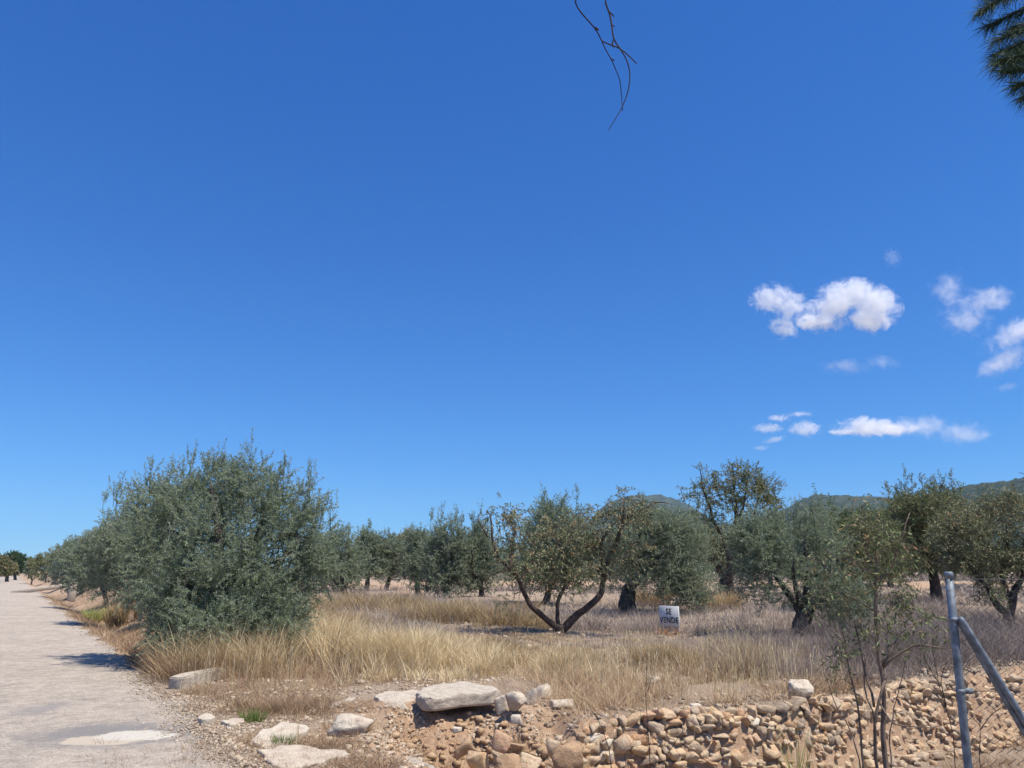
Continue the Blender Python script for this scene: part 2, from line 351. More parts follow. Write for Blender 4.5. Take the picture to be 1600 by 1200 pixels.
def make_road():
    t = np.concatenate([np.linspace(-12, 30, 420), np.linspace(30.3, 900, 300)[1:]])
    u = np.array([0, .15, .3, .5, .7, .9, 1.0])
    edge = (fbm(t*1.3, t*0+3, 4, 60)-.47)*.5 + (fbm(t*.15, t*0+8, 2, 61)-.4)*.4
    ledge = (fbm(t*.8, t*0+30, 4, 62)-.47)*.4
    # gravelly pull-in near the camera widens the surface a little
    T, U = np.meshgrid(t, u, indexing='ij')
    S = (-5.0+ledge[:, None])*(1-U) + (edge[:, None])*U
    base = RN*1.94
    X = base[0] + RN[0]*S + RD[0]*T; Y = base[1] + RN[1]*S + RD[1]*T
    Z = np.full(X.shape, .012) + .02*np.sin(np.clip(U, 0, 1)*math.pi)
    Z[:, -1] = .004; Z[:, 0] = .004
    V = np.stack([X, Y, Z], -1).reshape(-1, 3); n = len(t); k = len(u)
    i = np.arange(n-1)[:, None]*k; j = np.arange(k-1)[None, :]
    q = np.stack([i+j, i+j+1, i+k+j+1, i+k+j], -1).reshape(-1)
    o = mesh_np('road', V, q, np.full((n-1)*(k-1), 4), M['road'], smooth=True); tag(o, kind='structure')
make_road()

# ------------------------------------------------------------------ rocks
def ico(sub):
    bm = bmesh.new(); bmesh.ops.create_icosphere(bm, subdivisions=sub, radius=1)
    V = np.array([v.co[:] for v in bm.verts]); F = np.array([[v.index for v in f.verts] for f in bm.faces]); bm.free(); return V, F
ICO = {k: ico(k) for k in (1, 2, 3, 4)}
def hull_rock(rg, npts=13, blocky=.6, bevel=.07, cuts=1, rough=.05):
    """angular broken stone: hull of a few points, worn edges, pitted faces"""
    v = rg.normal(size=(npts, 3)); v /= np.linalg.norm(v, axis=1)[:, None]; v = np.sign(v)*np.abs(v)**blocky; v *= rg.uniform(.78, 1.05, (npts, 1))
    bm = bmesh.new()
    for p in v: bm.verts.new(p)
    res = bmesh.ops.convex_hull(bm, input=bm.verts[:])
    dead = [g for g in set(res['geom_interior']+res['geom_unused']) if isinstance(g, bmesh.types.BMVert)]
    if dead: bmesh.ops.delete(bm, geom=dead, context='VERTS')
    bmesh.ops.dissolve_limit(bm, angle_limit=.30, verts=bm.verts[:], edges=bm.edges[:])
    bmesh.ops.bevel(bm, geom=bm.edges[:], offset=bevel, segments=1, affect='EDGES', clamp_overlap=True)
    bmesh.ops.triangulate(bm, faces=bm.faces[:])
    if cuts: bmesh.ops.subdivide_edges(bm, edges=[e for e in bm.edges if e.calc_length() > .22], cuts=cuts)
    bmesh.ops.triangulate(bm, faces=bm.faces[:]); bm.verts.ensure_lookup_table()
    V = np.array([q.co[:] for q in bm.verts]); F = np.array([[q.index for q in f.verts] for f in bm.faces]); bm.free()
    off = Vector(rg.uniform(0, 50, 3)); h = np.array([mnoise.fractal(Vector(p)*2.2+off, .8, 2.1, 4) for p in V]); V = V*(1+rough*h)[:, None]
    V -= (V.max(0)+V.min(0))/2; V /= np.abs(V).max(0); return V, F
rgp = np.random.default_rng(99)
PROTO = [hull_rock(rgp, int(rgp.integers(11, 17)), rgp.uniform(.45, .75), rgp.uniform(.04, .09), 1, .06) for _ in range(46)]
def rock(sub, dims, rot=None, cuts=9, rough=.05, seed=None, blocky=.72):
    rg = rng if seed is None else np.random.default_rng(seed)
    if sub >= 4: V, F = hull_rock(rg, int(rg.integers(11, 16)), rg.uniform(.5, .75), .06, 3, .09)
    else:
        V, F = PROTO[int(rg.integers(len(PROTO)))]; sg = rg.choice([-1, 1], 2); V = V*np.array([sg[0], sg[1], 1.]); F = F if sg[0]*sg[1] > 0 else F[:, ::-1]
    V = V*np.array(dims)/2
    a, b_, c_ = rg.uniform(-.3, .3), rg.uniform(-.3, .3), rg.uniform(0, 6.28)
    if rot is None: R = np.array((Matrix.Rotation(c_, 3, 'Z') @ Matrix.Rotation(a, 3, 'X') @ Matrix.Rotation(b_, 3, 'Y')))
    else: R = np.array(rot)
    return V@R.T, F
def add_rock(mb, p, dims, sub=2, t=None, rot=None, **k):
    V, F = rock(sub, dims, rot, **k); mb.add(V+np.array(p), F.ravel(), np.full(len(F), 3), rng.random() if t is None else t)

def wall():
    mb = MB()
    P = np.array([(.62, 9.5), (1.0, 9.6), (1.5, 9.68), (2.3, 9.83), (3.18, 10.18), (4.29, 10.92), (5.75, 12.05), (6.99, 12.6), (8.39, 13.3), (10.2, 14.2), (12.5, 15.2)])
    seg = np.linalg.norm(np.diff(P, axis=0), axis=1); L = np.concatenate([[0], np.cumsum(seg)])
    z = -.92; row = 0
    while z < .06:
        hrow = rng.uniform(.055, .095); u = rng.uniform(0, .1)
        while u < L[-1]:
            wd = rng.choice([rng.uniform(.06, .10), rng.uniform(.09, .15), rng.uniform(.13, .22)]); hh = hrow*rng.uniform(.9, 1.35); uu = u+wd/2
            if uu > L[-1]: break
            x = np.interp(uu, L, P[:, 0]); y = np.interp(uu, L, P[:, 1])
            k = min(np.searchsorted(L, uu)-1, len(seg)-1); k = max(k, 0); d = (P[k+1]-P[k])/seg[k]
            nr = np.array([d[1], -d[0]])
            batter = .10 + .34*(0-z)*.62
            zt = z + .05*math.sin(u*1.1)+ (.05*math.sin(u*2.7+row))
            # the top is ragged and has slumped in places
            top = .03 + .10*(fbm(np.array([uu*.9]), np.array([2.0]), 3, 91)[0]-.6) - .1*(uu < .5)
            if zt + hrow*.5 < top:
                ang = math.atan2(d[1], d[0])
                R = Matrix.Rotation(ang+rng.normal(0, .25), 3, 'Z') @ Matrix.Rotation(rng.normal(0, .18), 3, 'X') @ Matrix.Rotation(rng.normal(0, .22), 3, 'Y')
                tt = np.clip(rng.beta(1.6, 1.8) + (.12 if x < 3 else -.1), 0, 1)
                q = nr*(batter+rng.normal(0, .03))
                add_rock(mb, (x+q[0], y+q[1], zt+hrow/2), (wd*1.16, rng.uniform(.14, .24), hh*1.35), 3 if x < 6.5 else 2, tt, R, cuts=5, rough=.09, blocky=.55)
            u += wd*.94
        z += hrow*.93; row += 1
    for k in range(420):
        uu = rng.uniform(0, L[-1]); x = np.interp(uu, L, P[:, 0]); y = np.interp(uu, L, P[:, 1]); zc_ = rng.uniform(-.85, .02)
        kk = max(min(np.searchsorted(L, uu)-1, len(seg)-1), 0); d = (P[kk+1]-P[kk])/seg[kk]; o_ = .17-zc_*.24+rng.uniform(-.02, .04); sz = rng.uniform(.035, .085)
        add_rock(mb, (x+d[1]*o_, y-d[0]*o_, zc_), (sz*1.3, sz, sz*.8), 2, rng.beta(1.6, 1.8), cuts=3, rough=.05, blocky=.55)
    # loose rubble slumped at the foot of the wall
    for k in range(230):
        uu = rng.uniform(0, L[-1]*.85); x = np.interp(uu, L, P[:, 0]); y = np.interp(uu, L, P[:, 1]); o_ = rng.uniform(.35, .85)
        kk = max(min(np.searchsorted(L, uu)-1, len(seg)-1), 0); d = (P[kk+1]-P[kk])/seg[kk]; px_, py_ = x+d[1]*o_, y-d[0]*o_
        sz = rng.uniform(.06, .19); add_rock(mb, (px_, py_, hz(px_, py_)+sz*.25), (sz, sz*.8, sz*.65), 2, rng.beta(1.6, 1.8), cuts=7, rough=.05)
    o = mb.build('dry_stone_wall', M['wall_rock']); origin_to(o, (P[0][0], P[0][1], -.8))
    tag(o, 'rough dry stone retaining wall of tan and ochre rubble under the weedy field', 'stone wall')
wall()

def one_rock(name, label, px, py, dims, mat='pale_rock', z=None, rot=(0, 0, 0), t=.6, sub=4, seed=1, cuts=9, rough=.05, cat='rock', sink=.0, D=None, group=None):
    """a rock whose middle is at that place, resting on the ground"""
    if D is None:
        p = GZ(px, py, 0)
        for _ in range(8):
            h = hz(p[0], p[1])+dims[2]*.35; p = GZ(px, py, h)
    else: p = PD(px, py, D)
    R = Matrix.Rotation(rot[2], 3, 'Z') @ Matrix.Rotation(rot[0], 3, 'X') @ Matrix.Rotation(rot[1], 3, 'Y')
    V, F = rock(sub, dims, R, cuts=cuts, rough=rough, seed=seed)
    mb = MB(); mb.add(V + p - np.array([0, 0, sink]), F.ravel(), np.full(len(F), 3), t)
    o = mb.build(name, M[mat], smooth=False); origin_to(o, (p[0], p[1], p[2]-dims[2]/2)); return tag(o, label, cat, group)

def slab(name, label, outline, zc, th, tilt=(0, 0), mat='concrete', t=.8, cat='slab', grain=.012, seed=3):
    """broken flat slab: an outline in plan (metres), thickness, ragged rim"""
    rg = np.random.default_rng(seed); O = np.array(outline, float); c = O.mean(0); n = len(O)
    pts = []
    for i in range(n):
        a, b_ = O[i], O[(i+1) % n]; m_ = max(2, int(np.linalg.norm(b_-a)/.05))
        for k in range(m_): pts.append(a+(b_-a)*k/m_)
    pts = np.array(pts)-c; m_ = len(pts)
    pts *= (1+rg.normal(0, .012, m_)+.09*(fbm(np.arange(m_)*.35, np.zeros(m_)+seed, 3, seed)-.47))[:, None]
    rings = []; 
    for (sc, z) in ((0, th/2), (.3, th/2), (.55, th/2), (.75, th/2), (.93, th/2), (.985, th/2), (1.0, th/2-.012), (1.01, th*.2), (.99, -th*.1), (1.0, -th*.3), (.97, -th/2), (.5, -th/2), (0, -th/2)):
        P3 = np.column_stack([pts*sc, np.full(m_, z)])
        zz = (fbm(P3[:, 0]*7+seed, P3[:, 1]*7, 4, seed)-.47)*grain*4
        P3[:, 2] += zz*(1 if z > 0 else .3)
        if 0 < sc and abs(z) < th/2-.005: P3[:, :2] *= (1+rg.normal(0, .02, m_))[:, None]
        rings.append(P3)
    V = np.concatenate(rings); k = len(rings)
    R = np.array(Matrix.Rotation(tilt[0], 3, 'X') @ Matrix.Rotation(tilt[1], 3, 'Y')); V = V@R.T + np.array([c[0], c[1], zc])
    i = np.arange(k-1)[:, None]*m_; j = np.arange(m_)[None, :]; j2 = (j+1) % m_
    q = np.stack([i+j, i+m_+j, i+m_+j2, i+j2], -1).reshape(-1)
    mb = MB(); mb.add(V, q, np.full((k-1)*m_, 4), t); o = mb.build(name, M[mat]); 
    bm = bmesh.new(); bm.from_mesh(o.data); bmesh.ops.remove_doubles(bm, verts=bm.verts, dist=1e-4); bmesh.ops.recalc_face_normals(bm, faces=bm.faces); bm.to_mesh(o.data); bm.free()
    origin_to(o, (c[0], c[1], zc-th/2)); return tag(o, label, cat)
def gq(pts, z): return [tuple(GZ(px, py, z)[:2]) for px, py in pts]
slab('concrete_slab', 'large thick cream concrete slab jutting out over the eroded orange bank', gq([(652,1079),(664,1073),(690,1069),(722,1067),(750,1071),(768,1073),(780,1079),(774,1082),(744,1083),(720,1085),(690,1088),(664,1090),(655,1086)], .17), .10, .15, (.02, -.01), t=.9, seed=3)
slab('concrete_slab', 'thin flat slab half buried just left of the large overhanging slab', gq([(584,1090),(600,1083),(640,1080),(660,1083),(652,1092),(625,1098),(600,1097)], .04), .0, .10, (.02, 0), t=1, seed=4)
slab('concrete_slab', 'narrow sliver of buried slab edge at the top of the bank', gq([(512,1103),(545,1092),(556,1090),(552,1094),(525,1104),(514,1107)], .03), .015, .06, (0, 0), t=.95, seed=5)
slab('concrete_slab', 'pale broken slab by the gravel with tall dry stems before it', gq([(392,1158),(410,1144),(424,1142),(440,1135),(478,1138),(484,1141),(462,1152),(450,1160),(440,1170),(410,1166)], .02), -.025, .12, (.05, .03), 'pale_rock', t=.95, seed=6)
slab('concrete_slab', 'rough cream slab at the bottom edge, nearest of the slabs', gq([(404,1180),(425,1178),(440,1171),(480,1172),(500,1177),(540,1176),(548,1182),(520,1186),(500,1196),(440,1204),(418,1194)], .0), -.04, .14, (.02, .03), 'pale_rock', t=.75, seed=7)
slab('culvert_floor', 'smooth grey concrete strip curving out at the bottom of the bank', gq([(530,1182),(560,1176),(600,1179),(640,1188),(680,1204),(640,1225),(540,1225)], -.32), -.34, .14, (0, .02), t=.35, grain=.002, seed=8)
slab('flat_rock', 'flat cream stone lying on gravel left of the dry tuft', gq([(345,1130),(362,1125),(381,1124),(381,1129),(360,1134)], .02), .015, .06, (0, 0), 'pale_rock', t=.9, seed=9, cat='rock')
slab('flat_rock', 'small rounded white stone on the gravel near the road', gq([(308,1124),(322,1118),(336,1124),(330,1128),(314,1129)], .03), .02, .08, (0, 0), 'pale_rock', t=1, seed=10, cat='rock')
slab('tilted_slab', 'broken wedge of slab standing tilted in the bank below the thin slab', [(-1.56, 9.62), (-1.42, 9.55), (-1.27, 9.6), (-1.2, 9.9), (-1.35, 10.05), (-1.55, 9.95)], -.14, .09, (.95, .25), t=.75, seed=11)
one_rock('bank_rock', 'cream boulder with flat top half sunk in the bank slope', 547, 1135, (.44, .34, .22), seed=5, t=.8)
one_rock('bank_rock', 'tall pointed white rock standing at the end of the stone wall', 847, 1090, (.26, .24, .36), seed=12, t=1.0, rot=(0, .15, .4), cuts=7, mat='pale_rock')
one_rock('bank_rock', 'flat cream stone under dry grass right of the pointed rock', 877, 1099, (.32, .24, .10), seed=13, t=.8)
one_rock('bank_rock', 'small white stone in the dry weeds above the wall', 1021, 1064, (.20, .16, .15), seed=14, t=.95)
one_rock('bank_rock', 'white rounded boulder sitting on top of the wall at its right half', 1252, 1078, (.30, .24, .24), seed=15, t=1.0)
one_rock('bank_rock', 'small pale stone on the wall edge where the rubble begins', 1086, 1108, (.17, .13, .13), seed=16, t=.9)
one_rock('bank_rock', 'square whitish stone with drip marks at the right end of the large slab', 783, 1101, (.17, .16, .24), seed=17, t=1.0, cuts=6)
one_rock('bank_rock', 'knobbly cream rock between the large slab and the pointed rock', 806, 1096, (.26, .22, .24), seed=18, t=.75)
one_rock('bank_rock', 'narrow pale rock leaning against the pointed rock', 830, 1092, (.15, .16, .26), seed=19, t=.7)
one_rock('bank_rock', 'small white stone lying on the orange earth of the bank', 714, 1141, (.10, .08, .07), seed=20, t=1.0, sub=3)
one_rock('bank_rock', 'pale stone on the orange slope left of the washed-out hole', 807, 1124, (.13, .10, .09), seed=21, t=.9, sub=3)
low = [(725,1163,.25,.26,.5,'square tan rock at the left of the rock pile below the bank'), (757,1160,.34,.26,.6,'wide pinkish rock with dark cleft in the rock pile'),
       (784,1152,.22,.22,.9,'grey white rock at the top of the rock pile'), (805,1168,.30,.2,.7,'sloping tan rock at the right of the rock pile'),
       (747,1184,.24,.2,.75,'pale yellow rock at the lower left of the rock pile'), (765,1194,.2,.18,.6,'round yellow rock at the picture bottom in the pile'),
       (795,1188,.26,.2,.3,'mossy rock low in the middle of the rock pile'), (830,1188,.26,.22,.5,'brown rock low at the right of the rock pile'),
       (778,1172,.15,.14,.2,'small grey pitted rock wedged in the rock pile'), (886,1176,.33,.26,.25,'big weedy boulder at the left foot of the stone wall'), (865,1163,.16,.2,.4,'small brown stone left of the weedy boulder')]
for k, (px, py, wd, h, t, lb) in enumerate(low):
    one_rock('fallen_rock', lb, px, py, (wd*.85, wd*.7, h*.9), 'orange_rock' if k % 3 == 0 else 'wall_rock', seed=30+k, t=t, group='rocks fallen below the bank', sink=.03)
# concrete kerb block by the big olive
A0, A1 = GZ(273, 1077), GZ(343, 1062); mid = (A0+A1)/2; L = np.linalg.norm(A1-A0); ang = math.atan2(*(A1-A0)[1::-1])
bmx = bmesh.new(); bmesh.ops.create_cube(bmx, size=1); bmesh.ops.scale(bmx, vec=(L, .22, .22), verts=bmx.verts)
bmesh.ops.bevel(bmx, geom=bmx.edges[:], offset=.02, segments=2, affect='EDGES'); bmesh.ops.subdivide_edges(bmx, edges=bmx.edges[:], cuts=3, use_grid_fill=True)
for v in bmx.verts: v.co += mnoise.noise_vector(v.co*5)*.02
me = bpy.data.meshes.new('concrete_block'); bmx.to_mesh(me); bmx.free(); me.materials.append(M['concrete'])
a_ = me.attributes.new('tint', 'FLOAT', 'POINT'); a_.data.foreach_set('value', np.full(len(me.vertices), .9, np.float32))
o = bpy.data.objects.new('concrete_block', me); COL.objects.link(o); o.location = (mid[0], mid[1], hz(mid[0], mid[1])+.055); o.rotation_euler = (0, -.02, ang)
tag(o, 'long weathered concrete block at the foot of the big roadside olive', 'concrete block')
# culvert headwall and beam far along the road
def conc_box(name, p, d, rot, label, t=.6):
    mb = MB(); mb.box((0, 0, 0), d, t=t, jit=.02); o = mb.build(name, M['concrete']); o.location = p; o.rotation_euler = rot
    bv = o.modifiers.new('b', 'BEVEL'); bv.width = .03; return tag(o, label, 'concrete')
ra = math.atan2(RD[1], RD[0])
p = PD(113, 922, 44); conc_box('culvert_headwall', p, (1.1, .35, 1.2), (0, 0, ra), 'beige concrete culvert block under the far roadside olives', .5)
p = PD(78, 911, 62); conc_box('concrete_beam', (p[0], p[1], .35), (5.2, .4, .28), (0, -.13, .30), 'long pale beam lying from the road edge up to the far trees', .9)

# ------------------------------------------------------------------ small stones: gravel, rubble on the bank
def scatter_stones(name, n, sampler, smin, smax, mat, label):
    V0, F0 = hull_rock(np.random.default_rng(n), 9, .6, .0, 0, .0) if True else ICO[1]; P = sampler(n); n = len(P)
    sz = smin*(smax/smin)**(rng.random(n)**1.8)
    dims = sz[:, None]*rng.uniform(.55, 1.1, (n, 3))*np.array([1, 1, .7])/2
    V = V0[None]*(1+rng.normal(0, .13, (n, len(V0), 1))); V = V*dims[:, None, :]
    a = rng.uniform(0, 6.28, n); ca, sa = np.cos(a)[:, None], np.sin(a)[:, None]
    X = V[..., 0]*ca - V[..., 1]*sa; Y = V[..., 0]*sa + V[..., 1]*ca
    Zc = height(P[:, 0], P[:, 1]) + dims[:, 2]*.35
    sr = s_of(P[:, 0], P[:, 1]); Zc = np.where((sr < .05) & (sr > -5), Zc+.012, Zc)
    W = np.stack([X+P[:, 0:1], Y+P[:, 1:2], V[..., 2]+Zc[:, None]], -1).reshape(-1, 3)
    F = (F0[None]+(np.arange(n)*len(V0))[:, None, None]).reshape(-1)
    o = mesh_np(name, W, F, np.full(n*len(F0), 3), M[mat], tint=np.repeat(rng.random(n), len(V0)))
    return tag(o, label, 'stones', kind='stuff')
def in_tri(n, fn):
    out = []; c = 0
    while c < n:
        P = fn(n*2); out.append(P); c += len(P)
    return np.concatenate(out)[:n]
def samp_shoulder(n):
    def f(k):
        y = rng.uniform(6.6, 14, k); s = rng.normal(.35, .55, k); x = (s+1.94-.535*y)/.845
        m = (rng.random(k) < np.exp(-(y-6.6)/3.2)); return np.stack([x, y], 1)[m]
    return in_tri(n, f)
def samp_apron(n):
    def f(k):
        x = rng.uniform(-4.5, .6, k); y = rng.uniform(6.8, 12.2, k); s = s_of(x, y); lo, _ = low_amt(x, y)
        return np.stack([x, y], 1)[(s > -.1) & (rng.random(k) < .25+.75*(lo > .02)) & (fbm(x*1.3, y*1.3, 3, 3) > .42)]
    return in_tri(n, f)
def samp_walltop(n):
    def f(k):
        x = rng.uniform(.3, 9, k); y = rng.uniform(9.4, 15, k); sd = poly_sd(x, y, LOWPOLY)
        return np.stack([x, y], 1)[(sd < .1) & (sd > -1.0) & (rng.random(k) < np.exp(sd*2.2))]
    return in_tri(n, f)
def samp_edge(n):
    y = 7+rng.random(n)**1.6*45; s = rng.normal(.05, .16, n); return np.stack([(s+1.94-.535*y)/.845, y], 1)
def samp_field(n):
    th = np.radians(rng.uniform(-30, 40, n)); r = 12*np.exp(rng.random(n)*1.5); P = np.stack([r*np.sin(th), r*np.cos(th)], 1); return P[(s_of(P[:, 0], P[:, 1]) > 2)]
scatter_stones('gravel', 16000, samp_shoulder, .008, .035, 'gravel', 'pale loose gravel along the near road edge')
scatter_stones('rubble', 9000, samp_apron, .012, .085, 'gravel', 'small stones and clods strewn over the bank and roadside earth')
def samp_bank(n):
    def f(k):
        x = rng.uniform(-1.6, .9, k); y = rng.uniform(8.2, 10.2, k); lo, _ = low_amt(x, y)
        return np.stack([x, y], 1)[(lo > .15) & (rng.random(k) < .15+.85*sstep(-.8, .3, x)*sstep(9.8, 8.8, y)+.3)]
    return in_tri(n, f)
scatter_stones('bank_clods', 900, samp_bank, .03, .16, 'orange_rock', 'ochre clods and stones fallen down the bank')
scatter_stones('wall_top_rubble', 1800, samp_walltop, .02, .12, 'gravel', 'small pinkish stones spilled along the top of the stone wall')
scatter_stones('road_edge_gravel', 4000, samp_edge, .01, .05, 'gravel', 'crumbled asphalt bits along the receding road edge')
scatter_stones('field_stones', 1500, samp_field, .03, .2, 'gravel', 'scattered pale stones in the weedy field')

# ------------------------------------------------------------------ grass and weeds
def blades(P, H, lean, W, curl, mat, name, label, segs=3, tint=None, zoff=None, az=None):
    """P (n,2) feet; H heights; lean outward; each blade a tapering bent strip"""
    n = len(P); a = rng.uniform(0, 2*math.pi, n) if az is None else az
    dx, dy = np.cos(a), np.sin(a); fa = rng.uniform(0, 2*math.pi, n); wx, wy = np.cos(fa), np.sin(fa)
    z0 = height(P[:, 0], P[:, 1]) - .01 if zoff is None else zoff
    ts = np.linspace(0, 1, segs+1); rows = []
    for k, t in enumerate(ts):
        off = H*(lean*t + curl*t*t); zz = z0 + H*t*(1-.25*np.abs(curl)*t)
        cx = P[:, 0]+dx*off; cyy = P[:, 1]+dy*off; w_ = W*(1-t**1.5)*.5
        if k < segs:
            rows.append(np.stack([cx-wx*w_, cyy-wy*w_, zz], 1)); rows.append(np.stack([cx+wx*w_, cyy+wy*w_, zz], 1))
        else: rows.append(np.stack([cx, cyy, zz], 1))
    nv = 2*segs+1; V = np.stack(rows, 1).reshape(-1, 3); b0 = np.arange(n)*nv
    fq = []
    for k in range(segs-1): fq.append(np.stack([b0+2*k, b0+2*k+1, b0+2*k+3, b0+2*k+2], 1))
    q = np.concatenate(fq).reshape(-1); k = segs-1; tr = np.stack([b0+2*k, b0+2*k+1, b0+2*k+2], 1).reshape(-1)
    if tint is None: tint = np.clip(rng.normal(.5, .22, n), 0, 1)
    o = mesh_np(name, V, np.concatenate([q, tr]), np.concatenate([np.full(n*(segs-1), 4), np.full(n, 3)]), M[mat], tint=np.repeat(tint, nv))
    return tag(o, label, 'dry grass' if mat != 'green' else 'green grass', kind='stuff')
def tufts(centers, per, spread, H, W, lean=(.05, .5), curl=(.0, .6), hvar=.25, tmean=.5, tvar=.2):
    n = len(centers)*per; c = np.repeat(centers, per, 0); rad = spread*rng.random(n)**.6; a = rng.uniform(0, 6.283, n)
    P = c + np.stack([np.cos(a)*rad, np.sin(a)*rad], 1)
    hh = np.repeat(H if np.ndim(H) else np.full(len(centers), H), per)*np.clip(rng.normal(1, hvar, n), .3, 1.6)
    az = a + rng.normal(0, .7, n); tmean = tmean + (fbm(centers[:, 0]*.6, centers[:, 1]*.6, 3, 123)-.47)*1.3
    tm = np.repeat(np.clip(rng.normal(tmean, .12, len(centers)), 0, 1), per)
    return P, hh, rng.uniform(*lean, n), np.full(n, W)*rng.uniform(.6, 1.3, n), rng.uniform(*curl, n), az, np.clip(tm+rng.normal(0, tvar, n), 0, 1)
def pxof(x, y): return 800+1200*x/(y*.97)
def cap(T, rmax=99):
    P, H = T[0], T[1]; px = pxof(P[:, 0], P[:, 1]); r_ = np.hypot(P[:, 0], P[:, 1])
    yy = np.interp(px, [0, 560, 660, 720, 790, 830, 930, 980, 1080, 1130, 1600], [905, 948, 962, 985, 992, 1006, 1006, 995, 994, 978, 990])
    if rmax > 90: H = H*np.where(px > 690, .8, 1)*np.where((px > 560) & (fbm(P[:, 0]*.9+5, P[:, 1]*.9, 3, 202) < .40), .45, 1)*(.8+.5*(fbm(P[:, 0]*.5, P[:, 1]*.5, 2, 203)-.3))
    lim = np.clip(CAM_H - r_*np.tan(np.arctan((yy-600)/1200)-PITCH) - height(P[:, 0], P[:, 1]), .06, 2)*rng.uniform(.75, 1.12, len(H))
    return (P, np.where(r_ < rmax, np.minimum(H, lim), H)) + tuple(T[2:])
def merge(lst): return [np.concatenate([l[i] for l in lst]) for i in range(7)]
def lay(name, label, mat, lst, segs=3):
    P, H, le, W, cu, az, t = merge([cap(q, 99 if name in ('golden_grass', 'dry_weeds') else 18.8 if name == 'thistle_field' else 0) for q in lst])
    blades(P, H, le, W, cu, mat, name, label, segs, t, None, az)
def field_pts(n, r0, r1, a0, a1, cond=None):
    out = []; c = 0; k = 0
    while c < n and k < 30:
        th = np.radians(rng.uniform(a0, a1, n*2)); r = r0*np.exp(rng.random(n*2)*math.log(r1/r0)); x = r*np.sin(th); y = r*np.cos(th)
        m = (s_of(x, y) > .25) & (low_amt(x, y)[1] < -.02)
        if cond is not None: m &= cond(x, y)
        out.append(np.stack([x, y], 1)[m]); c += m.sum(); k += 1
    return np.concatenate(out)[:n]
# band of tall golden grass in front of the field, 12.5 to 19 m away
def goldcond(x, y):
    px = 800+1200*x/(y*.97); f = fbm(x*.7, y*.7, 3, 21)
    return (px > 330) & (f > .36+.10*((px > 640) & (px < 1000)))
L1 = []
# big golden clumps, left and middle: bases nearer, tips reaching up
cs = field_pts(210, 12.9, 17.5, -21.5, -6, goldcond); L1.append(tufts(cs, 80, .16, rng.uniform(.35, .72, len(cs)), .0075, lean=(0, .55), curl=(0, .7), tmean=.78, hvar=.35))
cs = field_pts(130, 12.3, 14.6, -13, 4, goldcond); L1.append(tufts(cs, 80, .17, rng.uniform(.28, .62, len(cs)), .007, lean=(0, .6), curl=(0, .8), tmean=.72, hvar=.35))
cs = field_pts(120, 14.2, 18, -8, 4, goldcond); L1.append(tufts(cs, 60, .18, rng.uniform(.18, .40, len(cs)), .0075, lean=(0, .6), curl=(0, .8), tmean=.5, hvar=.35))
def gold2(x, y): f = fbm(x*.8, y*.8, 3, 22); return f > .47
cs = field_pts(150, 12.0, 14.8, 3, 17, gold2); L1.append(tufts(cs, 60, .18, rng.uniform(.25, .5, len(cs)), .0065, lean=(0, .6), curl=(0, .7), tmean=.5, hvar=.35))
cs = field_pts(60, 14.8, 17.5, 5, 20, gold2); L1.append(tufts(cs, 40, .2, rng.uniform(.15, .35, len(cs)), .0075, tmean=.45))
cs = field_pts(9, 15.5, 17.5, 13.2, 16.5); L1.append(tufts(cs, 26, .12, .62, .013, lean=(.0, .25), curl=(0, .25), tmean=.9))
cs = field_pts(10, 13.5, 15, 15, 19); L1.append(tufts(cs, 26, .12, .5, .012, lean=(.0, .35), curl=(0, .35), tmean=.85))
cs = field_pts(46, 13.2, 15.8, -12.5, -3.5); L1.append(tufts(cs, 90, .14, rng.uniform(.45, .75, len(cs)), .0075, lean=(0, .5), curl=(0, .8), tmean=.9, hvar=.3))
# long stems bowing over
cs = field_pts(55, 12.7, 15.6, -13, -1); L1.append(tufts(cs, 26, .15, .85, .011, lean=(.05, .35), curl=(.2, .8), tmean=.95, tvar=.12))
cs = field_pts(60, 13.0, 15.2, -23.5, -15); L1.append(tufts(cs, 30, .2, .70, .011, lean=(.0, .35), curl=(.1, .8), tmean=.5))
cs = field_pts(120, 11.6, 15.5, 2, 17); L1.append(tufts(cs, 12, .22, .5, .0085, lean=(.0, .5), curl=(.0, .8), tmean=.85, tvar=.25))
cs = field_pts(70, 11.8, 15.5, -12, 3); L1.append(tufts(cs, 14, .22, .55, .009, lean=(.0, .5), curl=(.0, .8), tmean=.9, tvar=.25))
lay('golden_grass', 'tall golden dry grass in front of the olive field', 'gold', L1, 4)
# brown fine weeds everywhere near
L2 = []
def wk(x, y): return fbm(x*.7, y*.7, 3, 31)
WL = dict(lean=(0, 1.5), curl=(-.5, 1.0), hvar=.4)
cs = field_pts(620, 11.8, 20, -27, 40, lambda x, y: (wk(x, y) > .49) & ((pxof(x, y) > 620) | (y > 12.9))); L2.append(tufts(cs, 80, .22, rng.uniform(.10, .30, len(cs)), .0065, tmean=.5, tvar=.34, **WL))
cs = field_pts(900, 11.0, 22, -27, 40, lambda x, y: ((pxof(x, y) > 620) | (y > 12.6))); L2.append(tufts(cs, 40, .3, rng.uniform(.05, .15, len(cs)), .005, tmean=.45, **WL))
cs = field_pts(130, 10.3, 12.8, 2, 36, lambda x, y: fbm(x*1.1, y*1.1, 3, 33) > .49); L2.append(tufts(cs, 80, .24, rng.uniform(.12, .42, len(cs)), .0052, tmean=.55, tvar=.34, **WL))
cs = field_pts(90, 9.95, 12, 1.5, 12); L2.append(tufts(cs, 80, .2, rng.uniform(.14, .38, len(cs)), .0052, tmean=.6, tvar=.34, **WL))
cs = field_pts(700, 7.2, 12.4, -27, -3, lambda x, y: (fbm(x*1.0, y*1.0, 3, 35) > .44)); L2.append(tufts(cs, 55, .17, rng.uniform(.02, .10, len(cs)), .004, tmean=.3, **WL))
